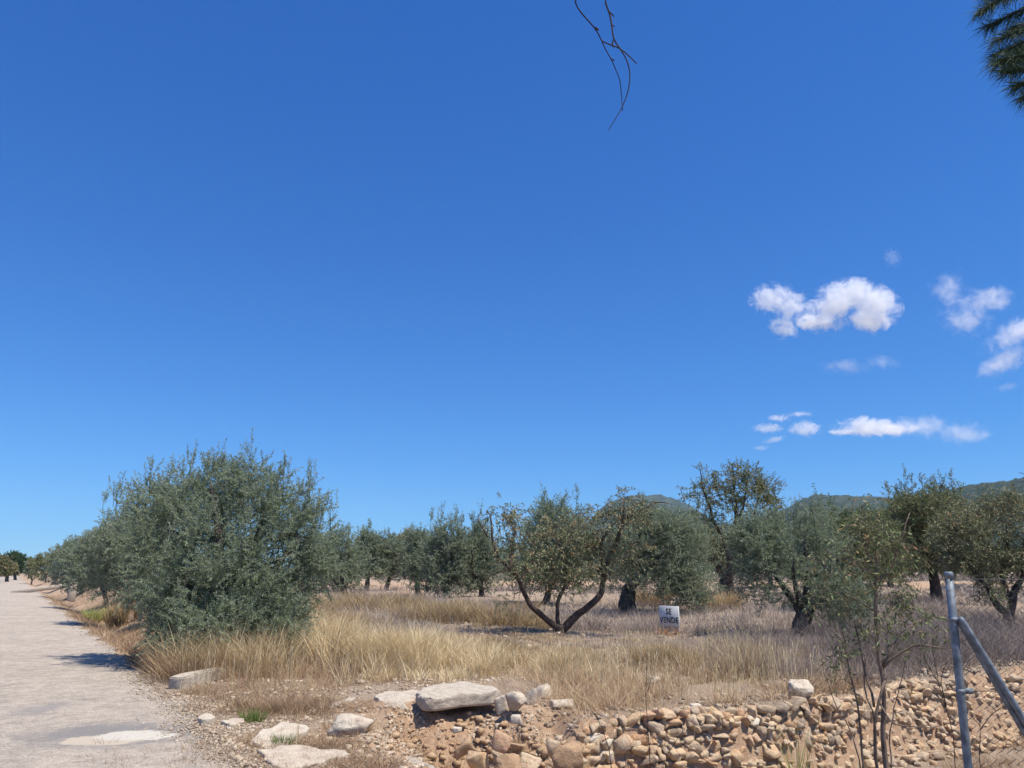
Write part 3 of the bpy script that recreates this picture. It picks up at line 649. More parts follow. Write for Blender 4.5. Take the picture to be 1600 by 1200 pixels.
# the brown tussock between kerb block and slab
cs = np.stack([rng.normal(-2.75, .3, 44), rng.normal(9.9, .25, 44)], 1); L2.append(tufts(cs, 90, .12, .2, .0038, lean=(0, .8), tmean=.4))
cs = np.stack([rng.normal(-3.0, .9, 60), rng.normal(12.5, .3, 60)], 1); L2.append(tufts(cs, 80, .2, .26, .004, tmean=.45, **WL))
# roadside slope under the olive row
def slope(x, y): s = s_of(x, y); return (s < 5)
cs = field_pts(1300, 13.5, 70, -34, -20, slope); L2.append(tufts(cs, 40, .3, .06+.22*rng.random(len(cs)), .009, tmean=.36, tvar=.3, **WL))
cs = field_pts(200, 12.9, 17, -31, -21, lambda x, y: s_of(x, y) > .4); L2.append(tufts(cs, 100, .25, rng.uniform(.25, .5, len(cs)), .005, lean=(0, 1.0), tmean=.3))
# plants growing in the dip in front of the wall and on the bank
def lowpts(n, x0, x1, y0, y1, c=None):
    out = []; k = 0
    while k < n:
        x = rng.uniform(x0, x1, n*3); y = rng.uniform(y0, y1, n*3); m = poly_sd(x, y, LOWPOLY) > .3
        if c is not None: m &= c(x, y)
        out.append(np.stack([x, y], 1)[m]); k += m.sum()
        if m.sum() == 0: break
    return np.concatenate(out)[:n]
cs = lowpts(420, 2.6, 10, 7.5, 13, lambda x, y: poly_sd(x, y, LOWPOLY) > .75+.35*(x < 3.2)); L2.append(tufts(cs, 60, .2, rng.uniform(.18, .42, len(cs)), .004, lean=(0, .7), curl=(-.1, .6), tmean=.5))
cs = lowpts(60, -.9, 2.8, 8.2, 9.9, lambda x, y: fbm(x*2, y*2, 2, 44) > .5); L2.append(tufts(cs, 40, .12, rng.uniform(.08, .26, len(cs)), .004, lean=(0, .8), tmean=.5))
cs = np.stack([rng.uniform(-1.5, .1, 60), rng.uniform(8.9, 10, 60)], 1); L2.append(tufts(cs, 36, .1, rng.uniform(.06, .2, 60), .004, lean=(0, .8), tmean=.3))
cs = np.stack([rng.normal(-1.65, .12, 24), rng.normal(8.7, .12, 24)], 1); L2.append(tufts(cs, 40, .07, .2, .004, lean=(0, .5), tmean=.75))
cs = np.stack([rng.normal(-2.3, .55, 110), rng.normal(7.7, .5, 110)], 1); L2.append(tufts(cs, 50, .12, .075, .004, lean=(0, 1.2), tmean=.15))
cs = np.stack([rng.uniform(.3, 1.0, 14), rng.uniform(8.9, 9.5, 14)], 1); L2.append(tufts(cs, 60, .1, .26, .005, lean=(0, .9), tmean=.7))
P_ = np.array([(.62, 9.5), (1.5, 9.68), (2.3, 9.83), (3.18, 10.18), (4.29, 10.92), (5.75, 12.05), (6.99, 12.6), (8.39, 13.3)]); u_ = rng.random(230)**1.0*(len(P_)-1)
cs = np.stack([np.interp(u_, np.arange(len(P_)), P_[:, 0])+rng.normal(.05, .16, 230), np.interp(u_, np.arange(len(P_)), P_[:, 1])-rng.uniform(-.1, .5, 230)], 1)
cs = cs[fbm(cs[:, 0]*.8, cs[:, 1]*.8, 2, 140) > .42]; L2.append(tufts(cs, 40, .12, rng.uniform(.1, .34, len(cs)), .0035, tmean=.55, **WL))
lay('dry_weeds', 'brown fine dry weeds covering verge, bank and wall top', 'scrub', L2, 3)
# pale lilac grey thistle haze over the field
L3 = []
cs = field_pts(4200, 16, 85, -27, 42, lambda x, y: (s_of(x, y) > 4) & (fbm(x*.25, y*.25, 3, 51) > .38) & ~((np.hypot(x, y) > 42) & (np.hypot(x, y) < 46.5) & (fbm(x*.2, y*.2, 3, 88) > .4))); r = np.hypot(cs[:, 0], cs[:, 1])
for lo_, hi_, W in ((0, 28, .009), (28, 45, .016), (45, 99, .03)):
    m = (r >= lo_) & (r < hi_); L3.append(tufts(cs[m], 34, .35, rng.uniform(.1, .36, m.sum()), W, lean=(0, 1.2), curl=(-.4, .6), tmean=.5, hvar=.4))
cs = field_pts(420, 12.8, 18, 14, 40); L3.append(tufts(cs, 60, .28, rng.uniform(.12, .34, len(cs)), .005, lean=(0, 1.3), curl=(-.4, .7), tmean=.4, hvar=.4))
cs = field_pts(420, 14.2, 24, 21, 40); q = tufts(cs, 46, .35, rng.uniform(.3, .62, len(cs)), .006, lean=(0, 1.0), curl=(-.4, .7), tmean=.12, hvar=.4); Lx = [q]
cs = field_pts(60, 15.5, 19, 15, 24); Lx.append(tufts(cs, 60, .3, rng.uniform(.25, .5, len(cs)), .006, lean=(0, 1.1), curl=(-.4, .7), tmean=.1, hvar=.4))
cs = field_pts(500, 15, 19.5, -2, 14); L3.append(tufts(cs, 46, .3, rng.uniform(.1, .26, len(cs)), .006, lean=(0, 1.2), curl=(-.4, .7), tmean=.4, hvar=.4))
cs = field_pts(90, 13.2, 16, -31, -24.5, lambda x, y: s_of(x, y) > .35); Lx.append(tufts(cs, 90, .25, rng.uniform(.3, .62, len(cs)), .0055, lean=(0, 1.0), curl=(-.4, .7), tmean=-.1, hvar=.4))
lay('dark_brush', 'dark grey twiggy brush under the trees and at the foot of the big olive', 'lilac', Lx, 3)
lay('thistle_field', 'pale lilac grey dried thistles filling the olive field', 'lilac', L3, 3)
# olive-tinted esparto clumps at the edge of the field
L4 = []
cs = field_pts(300, 18, 25, -18, 2, lambda x, y: fbm(x*.5, y*.5, 2, 61) > .40); L4.append(tufts(cs, 120, .3, rng.uniform(.2, .42, len(cs)), .012, lean=(.1, .6), curl=(.1, .5), tmean=.25, tvar=.15))
cs = np.array([PD(1130, 940, 24.5)[:2], PD(1020, 925, 27)[:2]]); L4.append(tufts(cs, 900, .55, .55, .012, lean=(.2, .7), curl=(.1, .5), tmean=.25))
cs = field_pts(26, 13.2, 17.5, -26, -19, lambda x, y: s_of(x, y) > .7); L4.append(tufts(cs, 160, .3, .4, .008, lean=(.1, .7), curl=(.1, .5), tmean=.3))
lay('esparto_clumps', 'olive brown esparto clumps along the near edge of the field', 'gold', L4, 3)
# tall pale single stems in the near left
cs = np.stack([rng.normal(-2.0, .12, 16), rng.normal(7.75, .05, 16)], 1); LL = [tufts(cs, 1, .02, .34, .006, lean=(0, .12), curl=(0, .1), tmean=.7)]
cs = np.stack([rng.normal(-.05+k*.35, .2, 5) for k in range(8)], 0).reshape(-1); cs = np.stack([cs, rng.normal(9.0, .3, len(cs))], 1); LL.append(tufts(cs, 3, .05, .3, .006, tmean=.7))
lay('tall_stems', 'thin pale upright stems before the pale broken slab', 'gold', LL, 3)

def stalks(n):
    cs = np.concatenate([field_pts(n, 11.5, 18, -24, 18), field_pts(n//3, 10.3, 13, 2, 36)]); n = len(cs)
    H = rng.uniform(.25, .62, n); T_ = cap((cs, H)); H = T_[1]*1.12; a = rng.uniform(0, 6.283, n); ln = rng.uniform(0, .28, n)
    z = height(cs[:, 0], cs[:, 1]); b_ = np.stack([cs[:, 0], cs[:, 1], z], 1); d = np.stack([np.cos(a)*ln, np.sin(a)*ln, np.ones(n)], 1); tip = b_+d*H[:, None]; mid_ = b_+d*H[:, None]*.55*[.8, .8, 1]
    wv = np.array([.0022, 0, 0]); hw = np.array([.006, 0, 0]); hl = rng.uniform(.05, .1, n)[:, None]; dn = d/np.linalg.norm(d, axis=1)[:, None]
    V = np.stack([b_-wv, b_+wv, mid_+wv, mid_-wv, tip+wv*.7, tip-wv*.7, tip+dn*hl*.4+hw, tip+dn*hl, tip+dn*hl*.4-hw], 1).reshape(-1, 3); k = np.arange(n)[:, None]*9
    F = np.concatenate([k+[0, 1, 2, 3], k+[3, 2, 4, 5], k+[5, 4, 6, 8]], 1).ravel(); F2 = (k+[8, 6, 7]).ravel()
    o = mesh_np('seed_stalks', V, np.concatenate([F, F2]), np.concatenate([np.full(3*n, 4), np.full(n, 3)]), M['gold'], tint=np.repeat(rng.uniform(.2, 1, n), 9)); tag(o, 'straight dry stalks with seed heads standing above the grass', 'dry grass', kind='stuff')
stalks(1500)
def plant(name, label, px, py, D, per, spread, H, W, cat='plant', mat='green', lean=(0, .7), curl=(0, .5), n=7, t=.5, z=None):
    p = PD(px, py, D); cs = np.stack([rng.normal(p[0], spread, n), rng.normal(p[1], spread, n)], 1)
    P, H_, le, W_, cu, az, tt = tufts(cs, per, .08, H, W, lean, curl, tmean=t)
    o = blades(P, H_, le, W_, cu, mat, name, label, 4, tt, None, az); del o['kind']; origin_to(o, (p[0], p[1], hz(p[0], p[1]))); return tag(o, label, cat)
plant('green_plant', 'bright green grassy plant at the bottom edge below the white boulder', 1275, 1190, 8.3, 110, .18, .42, .007, n=9)
plant('green_plant', 'yellow green bushy plant at the bottom edge by the fence post', 1440, 1185, 8.0, 120, .2, .40, .007, n=10)
plant('green_plant', 'small fresh tuft at the bottom centre under the bare stems', 905, 1180, 8.9, 70, .07, .22, .006, n=4)
plant('green_plant', 'tiny green weed growing against the pale broken slab', 442, 1158, 7.9, 60, .05, .12, .006, n=3, t=.1)
plant('green_plant', 'small green weed beside the brown tussock on the gravel', 392, 1126, 9.1, 70, .05, .14, .006, n=3, t=.1)
plant('green_plant', 'yellow flowering clump on the far roadside slope', 155, 950, 30, 160, .4, .45, .02, n=8, t=.9)
plant('reed_clump', 'rusty orange reed clump on the slope below the roadside olives', 190, 945, 27, 120, .3, .9, .018, mat='gold', n=6, t=.3, lean=(0, .25))
plant('leaning_stalk', 'tall pale green stalk leaning at the wall foot', 1240, 1150, 9.6, 12, .03, .62, .014, n=2, t=.8, lean=(0, .25), curl=(0, .2))

# ------------------------------------------------------------------ trees
def leaves_mesh(name, base, dirs, length, width, mat, parent, tint, droop=0.0):
    """one bent diamond per leaf"""
    n = len(base); d = dirs + np.array([0, 0, -droop])*rng.random((n, 1)); d /= np.linalg.norm(d, axis=1)[:, None]
    r = rng.normal(size=(n, 3)); r[:, 2] *= .6; sd = np.cross(d, r); sd /= (np.linalg.norm(sd, axis=1)[:, None]+1e-9)
    nn = np.cross(sd, d); L = length*rng.uniform(.65, 1.25, n)[:, None]; W = width*rng.uniform(.7, 1.2, n)[:, None]
    V = np.stack([base, base+d*L*.45+sd*W*.5+nn*L*.04, base+d*L, base+d*L*.45-sd*W*.5+nn*L*.04], 1).reshape(-1, 3)
    # let the upper side look up more often than not
    F = np.arange(4*n).reshape(n, 4); fl = (nn[:, 2] < 0) & (rng.random(n) < .8); F[fl] = F[fl][:, ::-1]
    return mesh_np(name, V, F.ravel(), np.full(n, 4), mat, parent, tint=np.repeat(tint, 4))

def build_tree(name, label, cat, base, limbs, lobes, kind, n_att, tw, lv, leaf=(.06, .014), seed=1, twl=.3, up=.5, spikes=(), group=None,
               D=14, bark='bark_olive', tr=.22, droop=.0, tmean=.45, tvar=.2, shell=.45, drawtw=0.0, brk=1.0, out_r=.6, sub=None, tcap=1.0, outw=.8):
    """limbs: polylines in metres relative to world with start/end radius. lobes: (centre xyz, radii xyz, weight)"""
    global rng
    keep = rng; rng = np.random.default_rng(seed)
    root = empty(name, base, label, cat, group)
    mbt = MB(); mbb = MB(); nodes = []; nr = []
    base = np.array(base)
    def wob(P, R, sd, amp):
        P = np.array(P, float); seg = np.linalg.norm(np.diff(P, axis=0), axis=1); L = np.concatenate([[0], np.cumsum(seg)]); n = max(5, int(L[-1]/.09))
        n = min(n, 60); u = np.linspace(0, L[-1], n)
        Q = np.stack([np.interp(u, L, P[:, k]) for k in range(3)], 1)
        for _ in range(3): Q[1:-1] = (Q[:-2]+2*Q[1:-1]+Q[2:])/4
        w_ = np.stack([fbm(u*3+sd, u*0+k*9.1, 3, sd) for k in range(3)], 1)-.45; w_[0] = 0; Q += w_*amp
        rr = np.interp(u, [0, L[-1]], R)*(1+.35*(fbm(u*6, u*0, 3, sd+5)-.45)); return Q, rr
    for i, (P, R) in enumerate(limbs):
        Q, rr = wob(P, R, seed*7+i, .10 if i else .05)
        (mbt if i == 0 else mbb).tube(Q, rr, 9 if i < 4 else 7)
        for q, r_ in zip(Q[::2] if i else Q[len(Q)//2::2], rr[::2] if i else rr[len(Q)//2::2]): nodes.append(q); nr.append(r_)
    # attractors
    A = []; C = []
    wt = np.array([l[2] if len(l) > 2 else np.prod(l[1])**(2/3) for l in lobes]); wt = wt/wt.sum()
    for (c, r, *_), w__ in zip(lobes, wt):
        n = max(2, int(n_att*w__)); v = rng.normal(size=(n, 3)); v /= np.linalg.norm(v, axis=1)[:, None]
        v *= (rng.random(n)**shell)[:, None]; A.append(np.array(c)+v*np.array(r)); C.append(v)
    A = np.concatenate(A); C = np.concatenate(C)
    g_ok = A[:, 2] > base[2]+.18; A = A[g_ok]; C = C[g_ok]
    order = np.argsort(np.linalg.norm(A-np.array(nodes).mean(0), axis=1)); A = A[order]; C = C[order]
    NB = np.array(nodes); NR_ = np.array(nr); NBl = list(NB); NRl = list(NR_)
    for a in A:
        nb = np.array(NBl); d = np.linalg.norm(nb-a, axis=1) + .25*np.linalg.norm(nb-base, axis=1)*.3
        k = int(np.argmin(d)); p0 = nb[k]; dist = np.linalg.norm(a-p0)
        m_ = p0*.5+a*.5 + np.array([rng.normal(0, .08*dist), rng.normal(0, .08*dist), .10*dist*rng.normal(.6, 1)])
        m1 = p0*.75+m_*.25+rng.normal(0, .03*dist, 3); 
        P = np.array([p0, p0*.6+m_*.4, m_, m_*.5+a*.5+rng.normal(0, .03*dist, 3), a])
        r0 = min(NRl[k]*.75, brk*(.007+.012*dist)); r1 = .0035*brk
        mbb.tube(P, np.linspace(r0, r1, 5), 4, cap=False)
        for q, rq in zip(P[1:], np.linspace(r0, r1, 5)[1:]): NBl.append(q); NRl.append(rq)
    # twiglets
    cen = (A - base); n = len(A)*tw
    a = np.repeat(A, tw, 0); outw_ = np.repeat(C, tw, 0)
    dirs = outw_*outw + rng.normal(0, .55, (n, 3)) + np.array([0, 0, up]); dirs /= np.linalg.norm(dirs, axis=1)[:, None]
    b0 = a + rng.normal(0, .07*twl/.3, (n, 3)); L = twl*rng.uniform(.5, 1.3, n)
    sp = []
    for (px, py, dd, ln) in spikes: sp.append((PD(px, py, D, dd), ln))
    for p, ln in sp:                                # upright shoots standing out of the crown
        k = 7; b0 = np.concatenate([b0, p+rng.normal(0, .05, (k, 3))-np.array([0, 0, 1])*np.linspace(0, ln, k)[:, None]]); dirs = np.concatenate([dirs, np.tile([0, 0, 1.], (k, 1))+rng.normal(0, .22, (k, 3))]); L = np.concatenate([L, np.full(k, twl*.9)])
        mbb.tube([p-np.array([0, 0, ln+.3]), p-np.array([.02, 0, ln*.5]), p], [.008, .006, .003], 4)
    n = len(b0); sagv = np.array([0, 0, -1.])*droop*.3
    if drawtw > 0:
        for i in np.nonzero(rng.random(n) < drawtw)[0]:
            mbb.tube([b0[i], b0[i]+dirs[i]*L[i]*.5+sagv*L[i]*.2, b0[i]+dirs[i]*L[i]+sagv*L[i]], [.0035*brk, .003*brk, .0015*brk], 3, cap=False)
    u = (np.arange(lv)+rng.random((n, lv)))/lv
    lb = b0[:, None]+dirs[:, None]*L[:, None, None]*u[..., None] + sagv*(L[:, None]*u**2)[..., None]
    rad = rng.normal(size=(n, lv, 3)); ld = dirs[:, None]*.75+rad*.6
    lb = lb.reshape(-1, 3); ld = ld.reshape(-1, 3); ld /= np.linalg.norm(ld, axis=1)[:, None]
    clump = np.repeat(rng.normal(0, .15, n), lv); tint = np.clip(rng.normal(tmean, tvar, len(lb))+clump, 0, tcap)
    ok = lb[:, 2] > base[2]+.03; lb = lb[ok]; ld = ld[ok]; tint = tint[ok]
    off = Vector(base)
    to = mbt.build('trunk', M[bark], root, True); to.data.transform(Matrix.Translation(-off))
    if mbb.c: bo = mbb.build('branches', M[bark], root, True); bo.data.transform(Matrix.Translation(-off))
    cr = leaves_mesh('crown', lb, ld, leaf[0], leaf[1], M[kind], root, tint, droop); cr.data.transform(Matrix.Translation(-off))
    rng = keep
    return root
def lobe(px, py, rx, ry, D, dd=0, w=None, rz=None):
    c = PD(px, py, D, dd); k = D/1200*1.03
    l = (c, (rx*k, (rz if rz else rx*k), ry*k)); return l if w is None else l+(w,)
def pl(D, *pts): return [PD(px, py, D, dd) for px, py, dd in pts]
def ground_at(px, D):
    p = PD(px, 900, D); return np.array([p[0], p[1], hz(p[0], p[1])-.05])

# the big roadside olive, 14.3 m
D = 14.6; b = ground_at(345, D)
build_tree('olive_tree', 'largest olive tree, dense bushy crown down to the ground beside the road', 'olive tree', b,
  [([b, PD(340,990,D), PD(338,950,D), PD(342,915,D)], (.24, .15)),
   ([PD(342,930,D), PD(300,870,D,.2), PD(265,820,D,.3)], (.12, .03)), ([PD(340,930,D), PD(345,850,D,-.3), PD(330,760,D,-.2)], (.12, .03)),
   ([PD(342,930,D), PD(400,860,D,.2), PD(420,770,D,.4)], (.12, .03)), ([PD(342,940,D), PD(420,900,D,-.3), PD(470,840,D,-.2)], (.10, .02)),
   ([PD(342,940,D), PD(300,920,D,-.6), PD(270,900,D,-.9)], (.09, .02))],
  [lobe(285,785,56,46,D,.3), lobe(345,768,58,44,D,.4), lobe(403,768,50,46,D,.2), lobe(450,795,46,45,D), lobe(485,835,34,42,D,.2), lobe(242,800,42,46,D,.4), lobe(345,985,70,34,D,-.9,.9), lobe(285,990,40,34,D,-.8,.5), lobe(420,975,50,34,D,-.6,.6),
   lobe(500,885,26,40,D,.2), lobe(330,850,120,85,D,0), lobe(430,880,70,70,D,-.2), lobe(258,880,54,60,D,-.3), lobe(340,930,95,70,D,-.4), lobe(285,960,40,55,D,-.5), lobe(440,935,55,40,D,.2)],
  'olive', 1250, 7, 32, (.056, .0150), seed=11, twl=.33, up=.35, tvar=.14, spikes=((238,728,.2,.3),(345,712,.3,.3),(392,706,.2,.3),(445,730,0,.25),(486,745,.2,.2),(518,792,0,.15),(300,715,.4,.2),(185,768,.3,.15)), D=D, shell=.4)

# olives along the road behind it
def olive_simple(label, px, py_base, D, cx, cy_, rx, ry, seed, n=230, tw=5, lv=18, leaf=(.07, .02), spikes=(), kind='olive', trunk=True, group='olive trees of the grove', lean=0, extra=(), tm=.45, twl=.34, tr_r=.15, cat='olive tree', name='olive_tree', bark='bark_olive', skirt=True, **kw):
    rx = rx*1.12; cy_ = cy_+ry*.06; ry = ry*1.1; n = int(n*1.25)
    b = ground_at(px, D); rg = np.random.default_rng(seed); top = PD(cx+lean, cy_+ry*.5, D)
    fork = b*.45+top*.55 if not kw.get('low') else b*.75+top*.25
    kw.pop('low', None)
    limbs = [([b, b*.6+fork*.4+rg.normal(0, .05, 3), fork], (tr_r, tr_r*.65))]
    for k in range(4):
        a = rg.uniform(-1, 1); e = PD(cx+rx*.6*(-1+2*k/3.)+rg.normal(0, 4), cy_-ry*rg.uniform(-.1, .5), D, rg.normal(0, .5)); limbs.append(([fork, fork*.5+e*.5+rg.normal(0, .12, 3), e], (tr_r*.5, .02)))
    lobes = [lobe(cx, cy_, rx*.8, ry*.85, D, 0, 3.0)]
    for k in range(7):
        th = rg.uniform(-.3, math.pi+.3); q = rg.uniform(.35, .62)
        lobes.append(lobe(cx+rx*math.cos(th)*q*1.05, cy_-ry*math.sin(th)*q*1.05, rx*rg.uniform(.3, .45), ry*rg.uniform(.3, .45), D, rg.normal(0, rx*D/1200*.4), .75))
    if skirt:
        for k in (-.6, 0, .6): lobes.append(lobe(cx+rx*k, cy_+ry*rg.uniform(.65, .85), rx*.42, ry*.36, D, rg.normal(0, rx*D/1200*.25), .55))
    lobes += [lobe(*e, D, 0, w) for (*e, w) in extra]
    return build_tree(name, label, cat, b, limbs, lobes, kind, n, tw, lv, leaf, seed=seed, twl=twl, spikes=spikes, D=D, group=group, tmean=tm, bark=bark, **kw)
G1 = 'olive trees lining the road'
olive_simple('silvery olive close behind the largest roadside olive, on its left', 252, 0, 25, 214, 840, 56, 70, 21, 380, 6, 20, (.08,.024), ((180,765,0,.25),(163,778,0,.2)), group=G1, extra=((165,870,32,40,1.2),(235,910,44,48,1.6),(185,905,34,28,.9),(225,925,34,22,.7)), twl=.36)
olive_simple('second roadside olive behind the largest, with low hanging boughs', 176, 0, 36, 150, 868, 42, 44, 22, 240, 5, 18, (.11,.034), group=G1, extra=((185,890,36,46,1.6),(150,905,34,26,1.2)), low=True)
olive_simple('third roadside olive towards the horizon above the culvert block', 132, 0, 52, 122, 874, 32, 36, 23, 230, 5, 16, (.14,.046), group=G1, low=True, extra=((122,902,32,20,1.5),(140,895,24,26,1.0)))
olive_simple('fourth roadside olive, small with distance', 106, 0, 72, 98, 877, 24, 27, 24, 190, 5, 14, (.14,.05), group=G1, low=True, extra=((98,897,26,14,1.5),))
olive_simple('brown leaved roadside tree farthest along the road on its right', 74, 0, 105, 66, 882, 20, 18, 25, 130, 5, 14, (.17,.07), kind='almond_green', group=None, low=True, cat='tree', name='almond_tree', tm=.55)
olive_simple('small dark roadside bush between the far olive and the road end', 52, 0, 110, 50, 887, 9, 8, 26, 60, 5, 14, (.2,.09), group=None, low=True, cat='bush', name='roadside_bush', tm=.5, twl=.5)
# middle distance grove
G2 = 'olive trees in the middle of the grove'
olive_simple('olive just right of the largest tree, partly behind it', 545, 0, 29, 522, 872, 40, 44, 31, 260, 5, 18, (.085,.026), ((545,830,0,.3),), group=G2, low=True, extra=((545,885,26,34,1.2),(515,905,26,24,.8)))
olive_simple('slim olive behind the gap right of the largest tree', 572, 0, 38, 578, 862, 22, 36, 32, 160, 5, 16, (.11,.036), ((580,822,0,.2),), group=G2, extra=((560,895,18,24,.9),))
olive_simple('olive with thin dark leaning trunk showing under its crown', 603, 0, 39, 606, 866, 34, 30, 33, 190, 5, 16, (.11,.036), group=G2, lean=8, tr_r=.13)
olive_simple('yellowish almond top peeping over the middle olives', 632, 0, 52, 634, 850, 18, 18, 34, 110, 5, 14, (.13,.05), kind='almond_green', group=None, name='almond_tree', cat='almond tree', tm=.8, tr_r=.12)
olive_simple('narrow olive with bushy stem left of the wide dark olive', 655, 0, 33, 652, 868, 22, 38, 35, 160, 5, 16, (.10,.03), ((640,832,0,.2),), group=G2, extra=((656,918,10,24,.35),))
olive_simple('tall dark olive bushy to the ground with twin top shoots', 700, 0, 31, 700, 862, 36, 54, 36, 380, 5, 19, (.085,.026), ((690,795,0,.5),(712,800,0,.4),(722,812,0,.3),(674,808,0,.2)), group=G2, low=True, extra=((698,905,36,34,2.0),(720,880,34,44,1.4),(680,890,26,40,1.0)))
olive_simple('dark olive touching the orange leaved almond on its left', 752, 0, 31.5, 750, 865, 24, 46, 37, 260, 5, 18, (.085,.026), ((752,795,0,.5),(738,808,0,.3)), group=G2, low=True, extra=((752,900,20,34,1.4),(762,880,20,30,.8)))
olive_simple('pale olive standing behind the almond tree with long top shoots', 850, 0, 27, 862, 842, 60, 62, 38, 420, 5, 20, (.08,.024), ((848,768,0,.5),(901,770,0,.35),(880,785,0,.2)), group=G2, extra=((835,880,40,44,1.5),(890,890,40,30,1.0)))
olive_simple('dense olive with thick dark double trunk behind the for sale board', 978, 0, 23.5, 1035, 850, 72, 62, 39, 640, 6, 20, (.07,.02), ((960,790,0,.2),(1000,785,0,.2)), group=G2, lean=-52, extra=((1070,905,40,45,1.6),(1085,935,22,22,.5),(970,870,34,40,.8),(940,845,30,30,.6)), tr_r=.3, twl=.34)
olive_simple('grey leaved olive with upright dark trunk in the gap', 1131, 0, 32, 1130, 865, 48, 30, 40, 260, 5, 18, (.09,.028), group=G2, tr_r=.28, tm=.7, skirt=False)
# tall almond against the sky
D = 28.5; b = ground_at(1142, D)
build_tree('almond_tree', 'tallest tree of the field, airy almond crown against the sky', 'almond tree', b,
  [([b, PD(1140,905,D), PD(1140,870,D)], (.14, .10)),
   ([PD(1140,872,D), PD(1115,810,D), PD(1100,770,D,.2), PD(1093,730,D,.2)], (.08, .012)), ([PD(1140,872,D), PD(1150,800,D), PD(1145,725,D)], (.09, .012)),
   ([PD(1140,872,D), PD(1175,820,D,.3), PD(1190,760,D,.3), PD(1200,745,D)], (.08, .01)), ([PD(1150,830,D), PD(1165,780,D,-.3), PD(1170,730,D,-.3)], (.05, .01)), ([PD(1160,840,D), PD(1205,800,D,-.3), PD(1222,790,D,-.3)], (.05, .01))],
  [lobe(1160,745,32,24,D,0,1.1), lobe(1190,762,28,25,D,.3,.9), lobe(1130,765,25,28,D,0,.7), lobe(1098,762,20,34,D,.2,.55), lobe(1205,785,18,20,D,0,.4), lobe(1160,785,50,30,D,0,1.3), lobe(1080,775,16,14,D,0,.2), lobe(1110,815,44,34,D,0,1.2), lobe(1190,818,44,30,D,0,1.2), lobe(1150,840,60,24,D,0,.9)],
  'almond_green', 520, 4, 10, (.085, .032), seed=41, twl=.3, up=.5, D=D, bark='bark_almond', droop=.4, tmean=.55, shell=.7, drawtw=.4, brk=1.3)
# front almond with three limbs
D = 16.6; b = ground_at(873, D)
build_tree('almond_tree', 'almond with three dark forking limbs and browning leaves, centre', 'almond tree', b,
  [([b, PD(873,990,D), PD(875,976,D)], (.15, .12)),
   ([PD(873,985,D), PD(850,965,D), PD(822,940,D,-.1), PD(810,905,D,-.2), PD(797,888,D,-.2), PD(782,876,D,-.2), PD(772,850,D,-.3), PD(766,815,D,-.3), PD(762,795,D)], (.068, .012)),
   ([PD(874,980,D), PD(871,955,D,.1), PD(873,935,D,.1), PD(885,915,D,.2), PD(880,870,D,.2), PD(868,830,D,.2)], (.05, .012)),
   ([PD(877,985,D), PD(900,962,D), PD(925,945,D), PD(942,928,D), PD(945,900,D), PD(943,880,D)], (.085, .05)),
   ([PD(943,884,D), PD(955,872,D), PD(965,840,D,-.1), PD(977,800,D,-.2), PD(975,780,D)], (.065, .015)),
   ([PD(797,888,D,-.2), PD(800,850,D), PD(808,820,D,.1), PD(798,800,D)], (.045, .012)),
   ([PD(943,886,D), PD(935,860,D,.2), PD(950,830,D,.3), PD(968,808,D,.4)], (.05, .015)),
   ([PD(975,810,D,-.2), PD(1005,795,D,-.3), PD(1022,782,D,-.3), PD(1045,785,D,-.3)], (.03, .008)),
   ([PD(797,888,D,-.2), PD(778,893,D,-.5), PD(765,900,D,-.6), PD(756,902,D,-.7)], (.025, .008)),
   ([PD(762,840,D,-.3), PD(750,818,D,-.3), PD(744,808,D,-.3)], (.02, .005))],
  [lobe(790,812,34,26,D,-.2,.65), lobe(800,850,32,34,D,0,.5), lobe(880,845,48,40,D,.2,1.1), lobe(880,885,40,30,D,.1,.9), lobe(960,800,52,26,D,0,1.0), lobe(930,840,40,36,D,.1,.8), lobe(1000,800,38,22,D,-.2,.6),
   lobe(820,885,34,30,D,-.3,.5), lobe(975,860,38,34,D,-.2,.7), lobe(930,895,40,28,D,-.2,.7), lobe(965,775,12,10,D,0,.1), lobe(790,940,22,10,D,-.5,.1), lobe(870,915,46,20,D,.1,.5), lobe(840,870,50,40,D,0,.9), lobe(905,850,60,50,D,.2,1)],
  'almond', 400, 4, 10, (.080, .022), seed=42, twl=.27, up=.1, D=D, bark='bark_almond', droop=1.3, tmean=.36, tvar=.26, shell=.7, drawtw=.5, brk=1.1, spikes=())
# right side olives and almonds
D = 17.6; b = ground_at(1250, D)
build_tree('olive_tree', 'olive with a thick dark leaning trunk, right of the for sale board', 'olive tree', b,
  [([b, PD(1246,990,D), PD(1258,955,D)], (.23, .17)), ([PD(1256,960,D), PD(1225,920,D), PD(1195,870,D)], (.1, .03)), ([PD(1258,958,D), PD(1262,890,D), PD(1255,830,D)], (.1, .03)),
   ([PD(1260,958,D), PD(1290,920,D,.2), PD(1315,860,D,.2)], (.1, .03)), ([PD(1258,958,D), PD(1240,900,D,-.5), PD(1240,860,D,-.7)], (.08, .02))],
  [lobe(1190,862,44,45,D,0), lobe(1240,835,45,42,D,.2), lobe(1290,850,42,48,D,.2), lobe(1240,890,60,55,D,0), lobe(1300,905,40,45,D,-.2), lobe(1180,910,26,34,D,0), lobe(1290,930,30,24,D,-.2,.4), lobe(1195,825,28,24,D,.1), lobe(1158,880,22,32,D,0), lobe(1175,850,30,30,D,.2,.6), lobe(1308,985,24,18,D,-.1,.15), lobe(1330,935,30,30,D,0,.5)],
  'olive', 520, 6, 20, (.066, .017), seed=43, twl=.32, up=.25, spikes=((1185,800,0,.3),(1240,800,0,.2),(1270,790,0,.3),(1215,805,0,.2)), D=D, group='olive trees of the grove', tr=.2)
